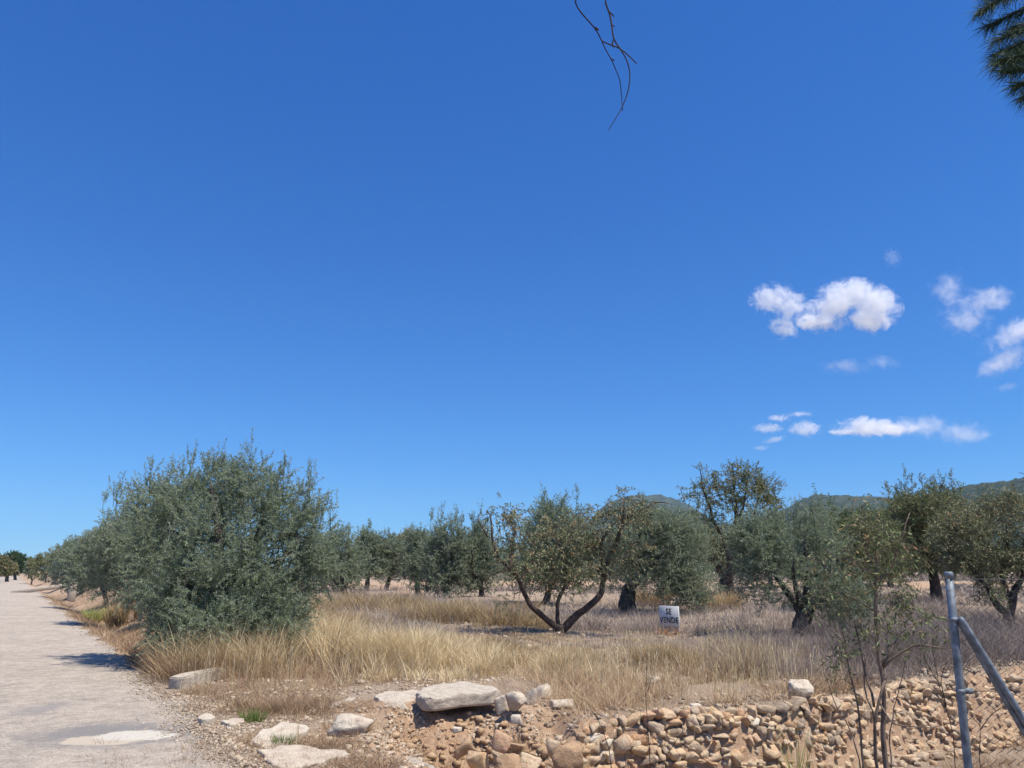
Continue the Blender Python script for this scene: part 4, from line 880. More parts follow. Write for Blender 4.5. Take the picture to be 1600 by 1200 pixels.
olive_simple('almond behind the sapling with thin twigs over the hill line', 1330, 0, 24, 1330, 848, 72, 56, 44, 560, 5, 14, (.085,.028), ((1278,775,0,.5),(1300,790,0,.3),(1385,800,0,.3)), kind='almond_green', group='almond trees at the right', name='almond_tree', cat='almond tree', tm=.35, bark='bark_almond', droop=.6)
olive_simple('tall spreading almond with upright shoots behind the fence post', 1460, 0, 26, 1452, 822, 66, 62, 45, 620, 5, 15, (.08,.026), ((1412,740,0,.5),(1425,752,0,.4),(1440,745,0,.4),(1472,748,0,.4),(1486,742,0,.5),(1460,752,0,.3),(1500,760,0,.3)), kind='almond_green', group='almond trees at the right', name='almond_tree', cat='almond tree', tm=.5, bark='bark_almond', tr_r=.22, droop=.5, drawtw=.3, brk=1.3, shell=.6, extra=((1400,870,34,34,.7),(1508,835,34,48,.9),(1455,870,50,30,.7),(1412,800,30,40,.6)))
D = 18; b = ground_at(1580, D)
build_tree('almond_tree', 'forked almond at the right edge seen through the wire mesh', 'almond tree', b,
  [([b, PD(1580,985,D), PD(1578,960,D)], (.17, .13)),
   ([PD(1578,962,D), PD(1555,945,D), PD(1545,915,D), PD(1520,890,D), PD(1500,860,D)], (.09, .02)), ([PD(1578,960,D), PD(1580,930,D), PD(1600,900,D), PD(1625,870,D)], (.1, .03)),
   ([PD(1580,940,D), PD(1562,900,D,.3), PD(1575,850,D,.4), PD(1572,810,D,.4)], (.07, .02)), ([PD(1600,905,D), PD(1600,860,D,-.3), PD(1610,810,D,-.3)], (.05, .02))],
  [lobe(1522,830,50,50,D,0), lobe(1590,812,50,48,D,.2), lobe(1490,835,28,34,D,0,.5), lobe(1600,880,50,34,D,.1,.6), lobe(1560,875,46,34,D,0,.6), lobe(1640,840,40,55,D,0), lobe(1500,870,28,24,D,0,.4), lobe(1545,920,30,20,D,-.2,.2), lobe(1560,785,40,16,D,.2,.5)],
  'almond', 620, 4, 11, (.075, .022), seed=46, twl=.26, up=.2, D=D, bark='bark_almond', droop=.8, tmean=.36, shell=.6, drawtw=.4, brk=1.2, group='almond trees at the right')
# far filler trees so the grove goes on behind
for k, (px, Dd, cx, cy_, rx, ry, kd, lb) in enumerate([(480, 46, 480, 872, 26, 24, 'olive', 'distant olive glimpsed through the largest tree'), (905, 42, 905, 868, 36, 34, 'olive', 'distant olive behind the centre almond crown'),
        (1205, 40, 1200, 848, 44, 42, 'olive', 'distant olive seen between the tall almond and the leaning olive'), (1390, 40, 1388, 848, 46, 40, 'almond_green', 'distant almond seen behind the sapling leaves'), (1075, 40, 1078, 850, 42, 38, 'olive', 'distant olive above the for sale board'), (1528, 38, 1528, 848, 46, 40, 'almond_green', 'distant almond between the fence post and the forked almond')]):
    olive_simple(lb, px, 0, Dd, cx, cy_, rx, ry, 60+k, 130, 5, 14, (.12, .042), kind=kd, group='distant trees of the grove', name='olive_tree' if kd == 'olive' else 'almond_tree', cat='olive tree' if kd == 'olive' else 'almond tree', bark='bark_olive')

rg_ = np.random.default_rng(77)
for k, cx in enumerate([505, 552, 596, 640, 690, 738, 790, 838, 890, 942, 1000, 1070, 1120, 1175, 1225, 1290, 1350, 1420, 1490, 1545, 1590]):
    Dd = rg_.uniform(52, 72); kd = 'almond_green' if (cx > 1250 or k in (3, 10)) else 'olive'
    if k < 3: FAR = None
    olive_simple('distant tree in the hedge like far row closing off the grove', cx, 0, Dd, cx+rg_.normal(0, 4), 878, 30, rg_.uniform(20, 27), 200+k, 90, 4, 13, (.2, .075), kind=kd, group='far row of trees behind the grove', name='distant_tree', cat='tree', extra=((cx+10, 888, 26, 14, .8),), low=True, twl=.5)
# foreground sapling (in front of the wall, behind the fence line)
D = 7.2; b = PD(1378, 1200, D); b[2] = hz(b[0], b[1])-.03
bx = lambda px: np.array([PD(px, 1200, D)[0], b[1], b[2]])
build_tree('almond_sapling', 'slender many stemmed almond sapling in front of the stone wall', 'sapling', b,
  [([b, PD(1382,1150,D), PD(1380,1080,D), PD(1372,1010,D), PD(1368,950,D), PD(1374,905,D), PD(1368,880,D), PD(1372,860,D)], (.026, .011)),
   ([bx(1362), PD(1366,1150,D,-.1), PD(1365,1110,D,-.1), PD(1378,1060,D)], (.018, .011)),
   ([bx(1350), PD(1345,1120,D,.1), PD(1330,1070,D,.1), PD(1318,1020,D,.1), PD(1318,985,D)], (.013, .005)),
   ([PD(1366,1105,D), PD(1352,1060,D), PD(1345,1010,D,.1), PD(1330,960,D,.1)], (.012, .005)),
   ([PD(1378,1045,D), PD(1410,1020,D,-.1), PD(1440,1003,D,-.1), PD(1470,1005,D,-.2), PD(1490,1020,D,-.2)], (.014, .004)),
   ([PD(1378,1040,D), PD(1395,1010,D), PD(1410,985,D), PD(1440,968,D)], (.010, .003)),
   ([PD(1372,905,D), PD(1395,900,D), PD(1398,870,D), PD(1408,845,D), PD(1425,800,D)], (.013, .004)),
   ([PD(1368,955,D), PD(1345,935,D), PD(1310,920,D), PD(1280,925,D)], (.011, .003)),
   ([PD(1368,880,D), PD(1350,850,D), PD(1345,815,D), PD(1350,790,D)], (.010, .003)),
   ([PD(1370,900,D), PD(1330,880,D), PD(1290,860,D)], (.009, .003)),
   ([bx(1392), PD(1392,1160,D,.1), PD(1400,1110,D,.1), PD(1415,1060,D,.1), PD(1420,1020,D,.1)], (.009, .003)),
   ([bx(1340), PD(1338,1160,D,.1), PD(1322,1115,D,.1), PD(1300,1085,D,.1), PD(1290,1050,D,.1)], (.009, .003)),
   ([PD(1366,1130,D), PD(1350,1090,D), PD(1348,1040,D,.1), PD(1356,1000,D,.1)], (.008, .003)),
   ([PD(1372,1095,D), PD(1400,1150,D,-.2), PD(1440,1125,D,-.2), PD(1470,1130,D,-.2)], (.009, .003))],
  [lobe(1390,855,45,36,D,0,1), lobe(1330,880,52,40,D,0,1), lobe(1300,940,34,26,D,0,.5), lobe(1410,940,44,36,D,0,.7), lobe(1350,825,30,26,D,0,.4), lobe(1440,975,34,20,D,0,.3), lobe(1360,985,48,30,D,0,.5), lobe(1320,1030,26,36,D,0,.3), lobe(1355,785,6,10,D,0,.06), lobe(1430,1010,26,14,D,0,.15)],
  'almond_green', 190, 3, 4, (.058, .017), seed=48, twl=.15, up=.1, D=D, bark='bark_sap', droop=1.2, tmean=.4, tvar=.28, shell=.7, drawtw=1.0, brk=.62)

# bare dark stems in front of the wall
def bare(name, label, D, lines, r, bark='bark_dark', cat='bare shrub', base=None, twigs=0, seed=1, parts=True):
    rg = np.random.default_rng(seed); p0 = lines[0][0]; b = PD(p0[0], p0[1], D); z = hz(b[0], b[1]); b[2] = min(b[2], z)
    root = empty(name, (b[0], b[1], z), label, cat); main = MB(); tw = MB()
    for i, ln in enumerate(lines):
        P = np.array([PD(q[0], q[1], D, q[2] if len(q) > 2 else 0) for q in ln])
        if i == 0 or (parts and ln[0][1] >= 1195): P[0, 2] = min(P[0, 2], hz(P[0, 0], P[0, 1])-.02)
        seg = np.linalg.norm(np.diff(P, axis=0), axis=1); L = np.concatenate([[0], np.cumsum(seg)]); u = np.linspace(0, L[-1], max(6, int(L[-1]/.04)))
        Q = np.stack([np.interp(u, L, P[:, k]) for k in range(3)], 1); Q += (np.stack([fbm(u*9, u*0+k*5+i, 2, seed+i) for k in range(3)], 1)-.4)*.015
        rr = r*(1 if i == 0 else .75)
        tw = main if i == 0 else MB(); tw.tube(Q, np.linspace(rr, rr*.35, len(Q)), 6)
        for _ in range(twigs):
            k = rg.integers(len(Q)//3, len(Q)); d = rg.normal(size=3)*[1, .6, .5]+[0, 0, .6]; d /= np.linalg.norm(d); l = rg.uniform(.05, .22)
            tw.tube([Q[k], Q[k]+d*l*.5+rg.normal(0, .01, 3), Q[k]+d*l], [rr*.3, rr*.22, rr*.12], 4)
        if i: o = tw.build('side_stem', M[bark], root, True); o.data.transform(Matrix.Translation(-Vector(root.location)))
    o = main.build('stem', M[bark], root, True); o.data.transform(Matrix.Translation(-Vector(root.location)))
    return root
bare('bare_shrub', 'tall thin bare dark stem standing straight up before the stone wall', 8.6, [[(1018,1215),(1014,1160),(1010,1110),(1009,1060),(1013,1015)], [(1012,1150),(1003,1130),(1001,1110)], [(1012,1080),(1018,1060)]], .006, twigs=5, seed=2)
bare('bare_shrub', 'leaning bare dark stem left of the straight one, before the wall', 8.5, [[(962,1215),(952,1170),(942,1140),(928,1115),(918,1098)], [(952,1170),(962,1150)], [(945,1145),(930,1150)]], .007, twigs=4, seed=3)
bare('bare_shrub', 'forked bare twig slanting right from the bottom centre', 8.4, [[(1030,1215),(1042,1180),(1055,1160),(1070,1138)], [(1042,1182),(1030,1165),(1020,1160)], [(990,1215),(975,1180),(990,1165)]], .006, twigs=4, seed=4)
bare('bare_shrub', 'bare twiggy shrub with small dark seed heads left of the fence post', 6.8, [[(1480,1215),(1490,1150),(1478,1105),(1465,1060),(1456,1010)], [(1478,1105),(1470,1060),(1480,1030)], [(1466,1065),(1450,1040),(1440,1015)]], .005, twigs=14, seed=5)
bare('bare_shrub', 'thin branching weed stalk behind the mesh at the right bottom', 7.5, [[(1527,1215),(1530,1180),(1532,1150),(1531,1130)], [(1532,1140),(1550,1115),(1575,1098)], [(1531,1135),(1520,1120)]], .006, twigs=5, seed=6)

# rust red cut branches beside the sign
def rust_brush():
    b = PD(1040, 1000, 18.7); z = hz(b[0], b[1]); b[2] = z; rg = np.random.default_rng(5)
    mb = MB()
    lines = [[(985,1000),(1010,998),(1030,990),(1045,989),(1062,993)], [(1018,996),(1032,984),(1047,989)], [(1045,989),(1058,986),(1068,990)], [(960,1003),(985,999),(1005,1004)], [(1020,1000),(1040,996),(1065,1000)], [(900,1000),(930,998),(950,1003)]]
    for i, ln in enumerate(lines):
        P = np.array([PD(x, y+3, 18.5, .1*i-.2) for x, y in ln]); mb.tube(P, np.linspace(.022, .008, len(P)), 6)
        for _ in range(16):
            k = rg.integers(0, len(P)-1); q = P[k]+(P[k+1]-P[k])*rg.random(); d = rg.normal(size=3)*[1, .7, .5]+[0, 0, .1]; d /= np.linalg.norm(d); l = rg.uniform(.1, .35)
            mb.tube([q, q+d*l*.5+rg.normal(0, .02, 3), q+d*l], [.009, .006, .003], 4)
    o = mb.build('cut_branches', M['rust'], smooth=True); origin_to(o, b); tag(o, 'rust red dead branches lying under the for sale board', 'dead branches')
rust_brush()

# ------------------------------------------------------------------ for sale sign
def sign():
    D = 19.2; top = PD(1045, 947, D); bot = PD(1045, 988, D); H = top[2]-bot[2]; W = .52; x, y = top[0], top[1]; g = hz(x, y)
    root = empty('for_sale_sign', (x, y, g), 'small white board reading SE VENDE in black stencil letters, low in the grass', 'sign')
    root.rotation_euler = (0, 0, math.radians(-40)); cz = (top[2]+bot[2])/2-g
    mb = MB(); mb.box((0, 0, cz), (W, .04, H)); o = mb.build('board', M['white'], root)
    bv = o.modifiers.new('b', 'BEVEL'); bv.width = .004
    for sx in (-.2, .2):
        mb = MB(); mb.box((sx, .045, (cz+H*.3)/2-.05), (.04, .04, cz+H*.3+.1)); mb.build('stake', M['bark_sap'], root)
    def text(s_, size, cx, z, name, squash=1.0):
        cu = bpy.data.curves.new(name, 'FONT'); cu.body = s_; cu.size = size; cu.align_x = 'CENTER'; cu.extrude = .001; cu.offset = size*.03; cu.space_character = 1.05
        t = bpy.data.objects.new(name, cu); COL.objects.link(t); dg = bpy.context.evaluated_depsgraph_get()
        me = bpy.data.meshes.new_from_object(t.evaluated_get(dg)); bpy.data.objects.remove(t)
        me.materials.clear(); me.materials.append(M['black']); q = bpy.data.objects.new(name, me); COL.objects.link(q); q.parent = root
        q.rotation_euler = (math.pi/2, 0, 0); q.location = (cx, -.0225, z); q.scale = (squash, 1, 1)
    text('SE', .19, 0, cz+H/2-.19, 'lettering', .8); text('VENDE', .185, .0, cz+H/2-.385, 'lettering', .84); text('60700119', .125, 0, cz-H/2+.045, 'lettering', .85)
    # stencil bridges across the letters
sign()

# ------------------------------------------------------------------ fence
def fence():
    T = PD(1482, 896, 4.53); B = PD(1513, 1200, 4.53); gx = T[0]; y = T[1]; g = hz(gx, y)
    ax = (B-T)/(T[2]-B[2]); base = T + ax*(T[2]-g); 
    root = empty('chain_link_fence', base, 'galvanised fence end post with brace pipes and chain link mesh', 'fence'); off = Matrix.Translation(-Vector(base))
    def put(mb, nm, mat, smooth=True): o = mb.build(nm, M[mat], root, smooth); o.data.transform(off); return o
    mb = MB(); P = [base-np.array([0, 0, .05])]+[T*(t)+base*(1-t) for t in np.linspace(.1, 1, 8)]; mb.tube(P, .0215, 18); post = put(mb, 'post', 'zinc')
    mb = MB(); mb.tube([T-[0, 0, .03], T+[0, 0, .004], T+[0, 0, .010]], [.0245, .0245, .018], 18); put(mb, 'post_cap', 'zinc')
    ex = np.array([1., .10, 0]); ex /= np.linalg.norm(ex)
    s0 = PD(1500, 965, 4.50); s1 = PD(1602, 1128, 4.52); d = (s1-s0)/np.linalg.norm(s1-s0); end = s0+d*((s0[2]-g)/-d[2])
    for dy, dz in ((-.0, .0), (.045, -.012)):
        q = np.array([.0, dy, dz]); e = end+q+np.array([.1*dy/.045-.16 if dy else 0, 0, 0])
        mb = MB(); mb.tube([s0+q*.4, s0+q*.5+d*.02, (s0+e)/2+q*.5, e], [.012, .018, .018, .018], 14); put(mb, 'brace', 'zinc')
    for zz in (PD(1497, 968, 4.53)[2], PD(1509, 1080, 4.53)[2]):
        c = T+ax*(T[2]-zz); mb = MB(); mb.tube([c+[0, 0, -.012], c+[0, 0, .012]], .0235, 16); mb.box(c+ex*.045, (.05, .012, .03)); put(mb, 'clamp', 'zinc')
    Lf = 3.2; top = T[2]-.03
    for zz in (top, PD(1509, 1080, 4.53)[2], g+.06):
        c = T+ax*(T[2]-zz); u = np.linspace(0, Lf, 12); wires = MB(); wires.tube([c+ex*k+[0, 0, -.012*math.sin(k/Lf*math.pi)] for k in u], .0018, 5); put(wires, 'line_wire', 'wire')
    m = MB(); p = .058; nz = int((top-g)/(p/2)); k = 0
    for i in range(int(Lf/p*1.0)):
        zs = top-np.arange(nz)*p/2; xs = (i+1)*p*.9 + np.where(np.arange(nz) % 2 == 0, -p*.45, p*.45)*1.0
        ofs = ax[None]*(T[2]-zs)[:, None]
        Pm = np.array([T[0], T[1], 0])[None]+ofs*[1, 1, 0]+ex[None]*xs[:, None]; Pm[:, 2] = zs; Pm[:, 1] += np.where(np.arange(nz) % 2 == 0, -.002, .002)+.012*np.sin(xs*2+zs*3)
        m.tube(Pm, .0019, 4, cap=False)
    o = put(m, 'mesh', 'wire', False)
    # far post that carries the other end, just outside the view
    c = base+ex*Lf; mb = MB(); mb.tube([c-[0, 0, .1], [c[0], c[1], T[2]]], .0235, 14); put(mb, 'post', 'zinc')
fence()

# ------------------------------------------------------------------ pine: dead twig and needle sprays hanging into the top of the view
def pine():
    bx_, by_ = 5.6, 3.4; g = hz(bx_, by_); root = empty('pine_tree', (bx_, by_, g), 'pine whose needle sprays and bare twig hang into the top of the view', 'pine tree')
    off = Matrix.Translation(-Vector((bx_, by_, g)))
    def put(mb, nm, mat, smooth=True, cat=None): o = mb.build(nm, M[mat], root, smooth); o.data.transform(off); return o
    mb = MB(); mb.tube([(bx_, by_, g-.1), (bx_+.1, by_, 2), (bx_, by_+.1, 4.5), (bx_+.2, by_, 7.5), (bx_+.1, by_, 9)], [.24, .2, .16, .09, .03], 12); put(mb, 'trunk', 'bark_olive')
    D = 3.4; br = MB()
    hub = np.array([1.6, 3.2, 5.3]); br.tube([(bx_, by_, 5.6), (4, 3.3, 5.75), (2.6, 3.2, 5.6), hub, (.9, 3.1, 5.1)], [.07, .05, .035, .02, .012], 8)
    br.tube([(bx_, by_, 3.6), (4.4, 3.5, 4.2), PD(1720, -20, D), PD(1640, 20, D)], [.06, .04, .02, .008], 8)
    br.tube([(4.4, 3.5, 4.2), PD(1760, 60, D), PD(1690, 80, D), PD(1620, 100, D)], [.03, .02, .012, .006], 8)
    put(br, 'branches', 'bark_almond')
    s = lambda L: [(860+x/5.217, y/5.217) for x, y in L]
    L1 = s([(187,0),(225,75),(290,150),(375,240),(420,335),(460,430),(510,500),(535,590),(575,650),(570,710),(583,800),(588,905)])
    L2 = s([(435,0),(480,95),(500,200),(513,325),(580,410),(625,490),(652,600),(640,720),(610,820),(560,920),(510,1000),(475,1060)])
    L3 = s([(420,335),(500,370),(545,385),(600,420),(650,465),(703,518)])
    tw = MB(); A = np.array([.9, 3.1, 5.1]); Dt = 3.0
    def line(L, r0, r1, dd0=0, dd1=0, pre=None):
        P = [PD(x, y, Dt, dd0+(dd1-dd0)*i/(len(L)-1)) for i, (x, y) in enumerate(L)]
        if pre is not None: P = [pre, pre*.4+P[0]*.6]+P
        P = np.array(P); seg = np.linalg.norm(np.diff(P, axis=0), axis=1); Ls = np.concatenate([[0], np.cumsum(seg)]); u = np.linspace(0, Ls[-1], 60)
        Q = np.stack([np.interp(u, Ls, P[:, k]) for k in range(3)], 1); Q[1:-1] = (Q[:-2]+2*Q[1:-1]+Q[2:])/4
        R = np.interp(u, [0, Ls[-1]], [r0, r1])*(1+.35*(fbm(u*40, u*0, 2, 3)-.4)); tw.tube(Q, R, 6)
    line(L1, .0078, .0018, 0, .2, A); line(L2, .0085, .0016, .05, -.05, A); line(L3, .0032, .0028, .1, .1)
    for a_, r_ in (([(513,325),(505,350),(500,375)], .0035), ([(480,100),(500,112),(518,135)], .004), ([(503,205),(515,208),(522,220)], .003), ([(365,225),(380,235),(392,246)], .0055), ([(498,480),(510,488),(525,490)], .0035), ([(505,340),(508,365),(513,390)], .003)):
        line(s(a_), r_, r_*.7)
    put(tw, 'dead_twig', 'bark_dark')
    # small twig tips poking in at the right edge
    tp = MB()
    for L in ([(1640,742),(1610,741),(1600,740.5),(1592,738)], [(1645,752),(1612,748),(1598,746)], ): tp.tube([PD(x, y, 3.2) for x, y in L], [.003, .002, .0015, .0008][:len(L)], 5)
    tp.tube([(bx_, by_, 2.2), (4.2, 3.3, 2.1), PD(1660, 747, 3.2), PD(1640, 742, 3.2)], [.02, .012, .005, .003], 6); tp.tube([PD(1660, 747, 3.2), PD(1645, 752, 3.2)], .003, 5)
    put(tp, 'low_twig', 'bark_dark')
    # needle sprays
    nb, ndr, nt_ = [], [], []; twg = MB(); rg = np.random.default_rng(9)
    sprays = [((1680,-60),(1545,18),0),((1700,-30),(1552,42),.1),((1690,0),(1560,62),-.1),((1700,30),(1572,85),.1),((1700,90),(1575,112),0),((1700,110),(1590,135),.1),((1690,60),(1570,98),-.15),((1700,120),(1612,150),0),((1660,-80),(1560,-5),.15),((1680,20),(1585,45),.3),((1680,60),(1600,75),.35),((1700,140),(1640,165),.1),((1650,40),(1590,100),.2)]
    for (a_, b_, dd) in sprays:
        b_ = (b_[0]-10+(b_[1]*37 % 17)-8, b_[1])
        P0 = PD(a_[0], a_[1], D, dd+.1); P1 = PD(b_[0], b_[1], D, dd); twg.tube([P0, (P0+P1)/2+[0, 0, .02], P1], [.007, .005, .003], 6)
        ax = (P1-P0)/np.linalg.norm(P1-P0); n = 720; u = rg.random(n)**.6
        nb.append(P0+(P1-P0)*u[:, None]+rg.normal(0, .004, (n, 3))); d = ax*rg.uniform(.45, 1.2, n)[:, None]+rg.normal(0, .38, (n, 3)); d[:, 2] -= .15; ndr.append(d/np.linalg.norm(d, axis=1)[:, None])
        nt_.append(np.clip(rg.normal(.35, .25, n)+(.5 if b_[1] == 100 else 0), 0, 1))
    put(twg, 'branchlets', 'bark_sap')
    nb = np.concatenate(nb); nd = np.concatenate(ndr); n = len(nb); L = rg.uniform(.07, .125, n)[:, None]; W = .0022
    sd = np.cross(nd, rg.normal(size=(n, 3))); sd /= np.linalg.norm(sd, axis=1)[:, None]
    sag = np.array([0, 0, -.012])
    V = np.stack([nb-sd*W/2, nb+sd*W/2, nb+nd*L*.6+sd*W/2, nb+nd*L*.6-sd*W/2, nb+nd*L+sag], 1).reshape(-1, 3); b0 = np.arange(n)*5
    F = np.concatenate([np.stack([b0, b0+1, b0+2, b0+3], 1).ravel(), np.stack([b0+3, b0+2, b0+4], 1).ravel()])
    o = mesh_np('needles', V, F, np.concatenate([np.full(n, 4), np.full(n, 3)]), M['pine'], root, tint=np.repeat(np.concatenate(nt_), 5)); o.data.transform(off)
pine()

# ------------------------------------------------------------------ far left pines and scrub
def umbrella(label, px, D, cx, cy_, rx, ry, seed, tm=.5, name='stone_pine', cat='pine tree', kind='pine_far'):
    b = ground_at(px, D); top = PD(cx, cy_+ry*.4, D)
    build_tree(name, label, cat, b, [([b, (b+top)/2, top], (.3, .2)), ([top, PD(cx-rx*.5, cy_, D)], (.12, .05)), ([top, PD(cx+rx*.5, cy_, D)], (.12, .05))],
       [lobe(cx, 893-(893-cy_)*.4, rx*.9, (893-cy_)*.5, D, 0, 1.6), lobe(cx, cy_, rx*.9, ry*.8, D, 0, 2.), lobe(cx-rx*.4, cy_+ry*.2, rx*.5, ry*.6, D, 0, .8), lobe(cx+rx*.4, cy_+ry*.2, rx*.5, ry*.6, D, 0, .8), lobe(cx, cy_-ry*.3, rx*.55, ry*.5, D, 0, .8)],
       kind, 520, 5, 16, (.24, .12), seed=seed, twl=.55, up=.3, D=D, tmean=tm, brk=3)
umbrella('round topped dark stone pine left of the road end', 25, 150, 22, 877, 17, 14, 71)
umbrella('dark pine behind the round topped stone pine near the road end', 46, 190, 46, 882, 11, 9, 72)
umbrella('yellowish green bush left of the road end at the picture edge', -8, 110, -2, 883, 15, 12, 73, .7, 'roadside_bush', 'bush', 'almond_green')
umbrella('low ochre scrub bush between the left verge and the stone pine', 12, 125, 12, 888, 9, 6, 74, .8, 'roadside_bush', 'bush', 'almond_green')

# ------------------------------------------------------------------ hills
def hills():
    # ridge crest pixels and distances
    crest = [(-400, 880, 3200), (-50, 872, 3200), (40, 884, 3200), (300, 889, 3000), (600, 890, 2600), (880, 866, 3000), (925, 816, 3000), (950, 795, 3000), (985, 782, 3000), (1040, 783, 3000), (1085, 796, 2900), (1130, 824, 2600), (1180, 830, 2200),
             (1225, 806, 1900), (1262, 786, 1800), (1285, 777, 1800), (1330, 780, 1800), (1400, 782, 1800), (1440, 790, 1700), (1480, 778, 1500), (1510, 769, 1400), (1560, 762, 1400), (1600, 758, 1400), (1700, 745, 1000), (1850, 760, 1000), (2100, 800, 1000), (2600, 860, 1000)]
    cx = np.array([ray(a, 893)[0]/ray(a, 893)[1] for a, _, _ in crest]); th = np.arctan(cx); 
    Zc = np.array([PD(a, b_, 1.0)[2]-CAM_H for a, b_, _ in crest]); Dc = np.array([d for *_, d in crest])
    T = np.linspace(th[0], th[-1], 900); z1 = np.interp(T, th, Zc); d1 = np.interp(T, th, Dc)
    for _ in range(3): d1 = np.convolve(np.pad(d1, 12, mode='edge'), np.ones(25)/25, 'valid')
    prof = np.linspace(0, 1, 60); rows = []
    for k, p in enumerate(prof):
        y = d1*(.45+.75*p); 
        hgt = z1*d1*np.where(p < .733, np.sin(np.clip(p/.733, 0, 1)*math.pi/2)**1.3, np.cos((p-.733)/.267*math.pi/2))
        x = y*np.tan(T); n_ = fbm(x*.006, y*.006, 5, 3)-.47
        rid = hgt*(1+.35*n_*(1-np.exp(-((p-.733)/.2)**2))) + (fbm(x*.09, y*.09, 3, 8)-.47)*9*np.clip(hgt/30, 0, 1)
        rows.append(np.stack([x, y, rid-2+CAM_H*np.clip(hgt/30, 0, 1)], 1))
    V = np.concatenate(rows); m_ = len(T); i = np.arange(len(prof)-1)[:, None]*m_; j = np.arange(m_-1)[None, :]
    q = np.stack([i+j, i+j+1, i+m_+j+1, i+m_+j], -1).reshape(-1)
    o = mesh_np('hills', V, q, np.full((len(prof)-1)*(m_-1), 4), M['hill'], smooth=True); tag(o, kind='structure')
hills()

# ------------------------------------------------------------------ clouds (volumes)
def cloud(label, px, py, rx, ry, dens, seed, blobs, D=3000, thr=.5, scale=2.2, rot=0.0, soft=.25, name='cloud'):
    k = D/1200*1.03; c = PD(px, py, D); R = np.array([rx*k, rx*k*.55, ry*k])*1.15
    V, F = ICO[3]; mb = MB(); mb.add(V*1.0, F.ravel(), np.full(len(F), 3)); 
    m = bpy.data.materials.new('cloud_vapour'); m.use_nodes = True; nt = m.node_tree; nt.nodes.remove(nt.nodes['Principled BSDF'])
    v = nt.nodes.new('ShaderNodeVolumePrincipled'); nt.links.new(v.outputs[0], nt.nodes['Material Output'].inputs['Volume'])
    v.inputs['Color'].default_value = (1, 1, 1, 1); v.inputs['Anisotropy'].default_value = .1
    co = obj_co(nt)
    # falloff: union of soft blobs in object space
    best = None
    for (bx, bz, br, bh) in blobs:
        mp = N(nt, 'ShaderNodeMapping', _vector_type='TEXTURE'); mp.inputs['Location'].default_value = (bx, 0, bz); mp.inputs['Scale'].default_value = (br, max(br, .5), bh); nt.links.new(co, mp.inputs[0])
        ln = N(nt, 'ShaderNodeVectorMath', _operation='LENGTH'); nt.links.new(mp.outputs[0], ln.inputs[0])
        if best is None: best = ln.outputs['Value']
        else:
            mn = N(nt, 'ShaderNodeMath', _operation='SMOOTH_MIN'); nt.links.new(best, mn.inputs[0]); nt.links.new(ln.outputs['Value'], mn.inputs[1]); mn.inputs[2].default_value = .3; best = mn.outputs[0]
    mp = N(nt, 'ShaderNodeMapping'); mp.inputs['Location'].default_value = (seed*3.7, seed*1.3, 0); mp.inputs['Scale'].default_value = (1, .55, ry/rx); nt.links.new(co, mp.inputs[0])
    f = noise(nt, mp.outputs[0], scale*2.0, 12, .66, .7)
    a = N(nt, 'ShaderNodeMath', _operation='MULTIPLY_ADD'); nt.links.new(f, a.inputs[0]); a.inputs[1].default_value = 3.6; a.inputs[2].default_value = -1.85
    s_ = N(nt, 'ShaderNodeMath', _operation='SUBTRACT'); nt.links.new(a.outputs[0], s_.inputs[0]); nt.links.new(best, s_.inputs[1])
    mr = N(nt, 'ShaderNodeMapRange', _interpolation_type='SMOOTHSTEP'); nt.links.new(s_.outputs[0], mr.inputs['Value']); mr.inputs['From Min'].default_value = -1.08; mr.inputs['From Max'].default_value = -.55 if dens > .02 else .1
    mr.inputs['To Max'].default_value = dens*(.6 if dens > .02 else 1.5); nt.links.new(mr.outputs[0], v.inputs['Density'])
    m.volume_intersection_method = 'FAST' if hasattr(m, 'volume_intersection_method') else None
    o = mb.build(name, m, smooth=True); o.location = c; o.scale = R; o.rotation_euler = (0, rot, 0); tag(o, label, 'cloud')
CL = 'clouds in the right half of the sky'
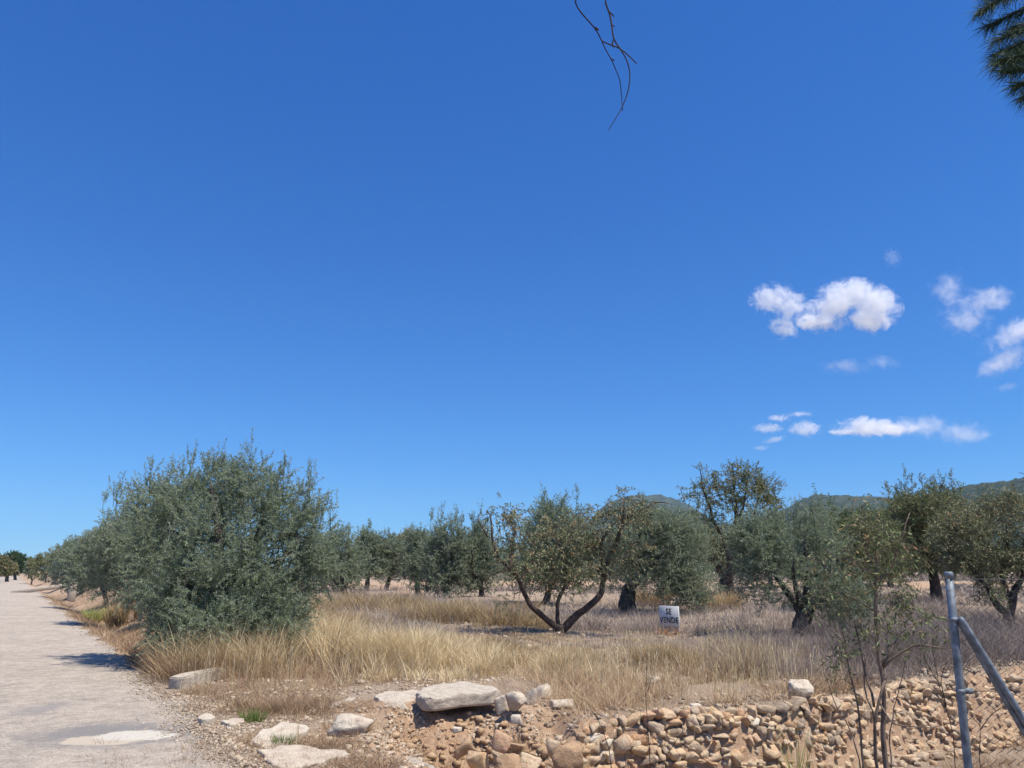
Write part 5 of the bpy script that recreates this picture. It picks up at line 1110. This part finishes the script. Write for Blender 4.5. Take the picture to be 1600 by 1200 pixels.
for a in [
  ('ragged white cloud with holes, left one of the high pair', 1222, 483, 52, 45, .028, 21, [(-.2,.35,.6,.45),(.25,.1,.5,.5),(0,-.6,.35,.35)]),
  ('largest puffy white cloud, right one of the high pair', 1322, 482, 80, 46, .036, 22, [(.15,.5,.5,.45),(.55,.2,.4,.5),(.4,-.35,.45,.4),(-.55,-.45,.4,.3),(-.2,.1,.4,.4)]),
  ('soft hook shaped white cloud near the right edge', 1512, 480, 68, 58, .0065, 3, [(-.35,.45,.32,.5),(-.05,-.25,.5,.5),(.45,.15,.6,.25),(.6,.35,.5,.2)]),
  ('slanting white streak cloud touching the right edge', 1578, 538, 72, 46, .0085, 4, [(-.3,-.35,.6,.35),(.3,.2,.7,.4)], 3000, .5, 2.2, -.5),
  ('long low white cloud above the hills', 1365, 667, 64, 20, .04, 5, [(-.1,.0,.6,.6),(.3,-.1,.55,.45),(-.55,-.3,.4,.2)]),
  ('thin veil trailing right of the long low cloud', 1466, 674, 74, 30, .006, 6, [(-.3,.2,.6,.5),(.4,-.1,.5,.5)]),
  ('small oval cloud left of the long low cloud', 1258, 670, 26, 14, .04, 7, [(0,0,.75,.7)]),
  ('small flat cloud left of the small oval one', 1200, 669, 24, 9, .03, 8, [(0,0,.8,.7)]),
  ('thin small cloud above the two small flat ones', 1235, 651, 36, 9, .02, 9, [(-.4,-.2,.45,.6),(.4,.4,.45,.4)]),
  ('tiny slanting cloud below the small oval one', 1209, 687, 19, 6, .025, 10, [(0,0,.8,.7)], 3000, .5, 2.2, -.2),
  ('faintest little cloud, lowest at the left of the group', 1189, 700, 13, 5, .025, 11, [(0,0,.8,.7)]),
  ('faint wisp alone high above the hook shaped cloud', 1394, 402, 20, 20, .005, 12, [(0,0,.7,.8)]),
  ('faint wide wisp under the high pair of clouds', 1345, 573, 60, 18, .0035, 13, [(-.3,0,.6,.6),(.5,.4,.5,.6)]),
  ('small faint wisp low near the right edge', 1572, 605, 22, 10, .006, 14, [(0,0,.8,.6)], 3000, .5, 2.2, -.2),
]:
    cloud(*a[:4], a[4], a[5], a[6]*1.0, *a[7:])

# ------------------------------------------------------------------ haze
def haze():
    m = bpy.data.materials.new('thin_air'); m.use_nodes = True; nt = m.node_tree; nt.nodes.remove(nt.nodes['Principled BSDF'])
    v = nt.nodes.new('ShaderNodeVolumePrincipled'); nt.links.new(v.outputs[0], nt.nodes['Material Output'].inputs['Volume'])
    v.inputs['Color'].default_value = (.5, .74, 1, 1); v.inputs['Density'].default_value = HAZE
    mb = MB(); mb.box((0, 1500, 148), (9000, 4200, 302)); o = mb.build('haze', m); tag(o, kind='stuff')
HAZE = .0001
haze()
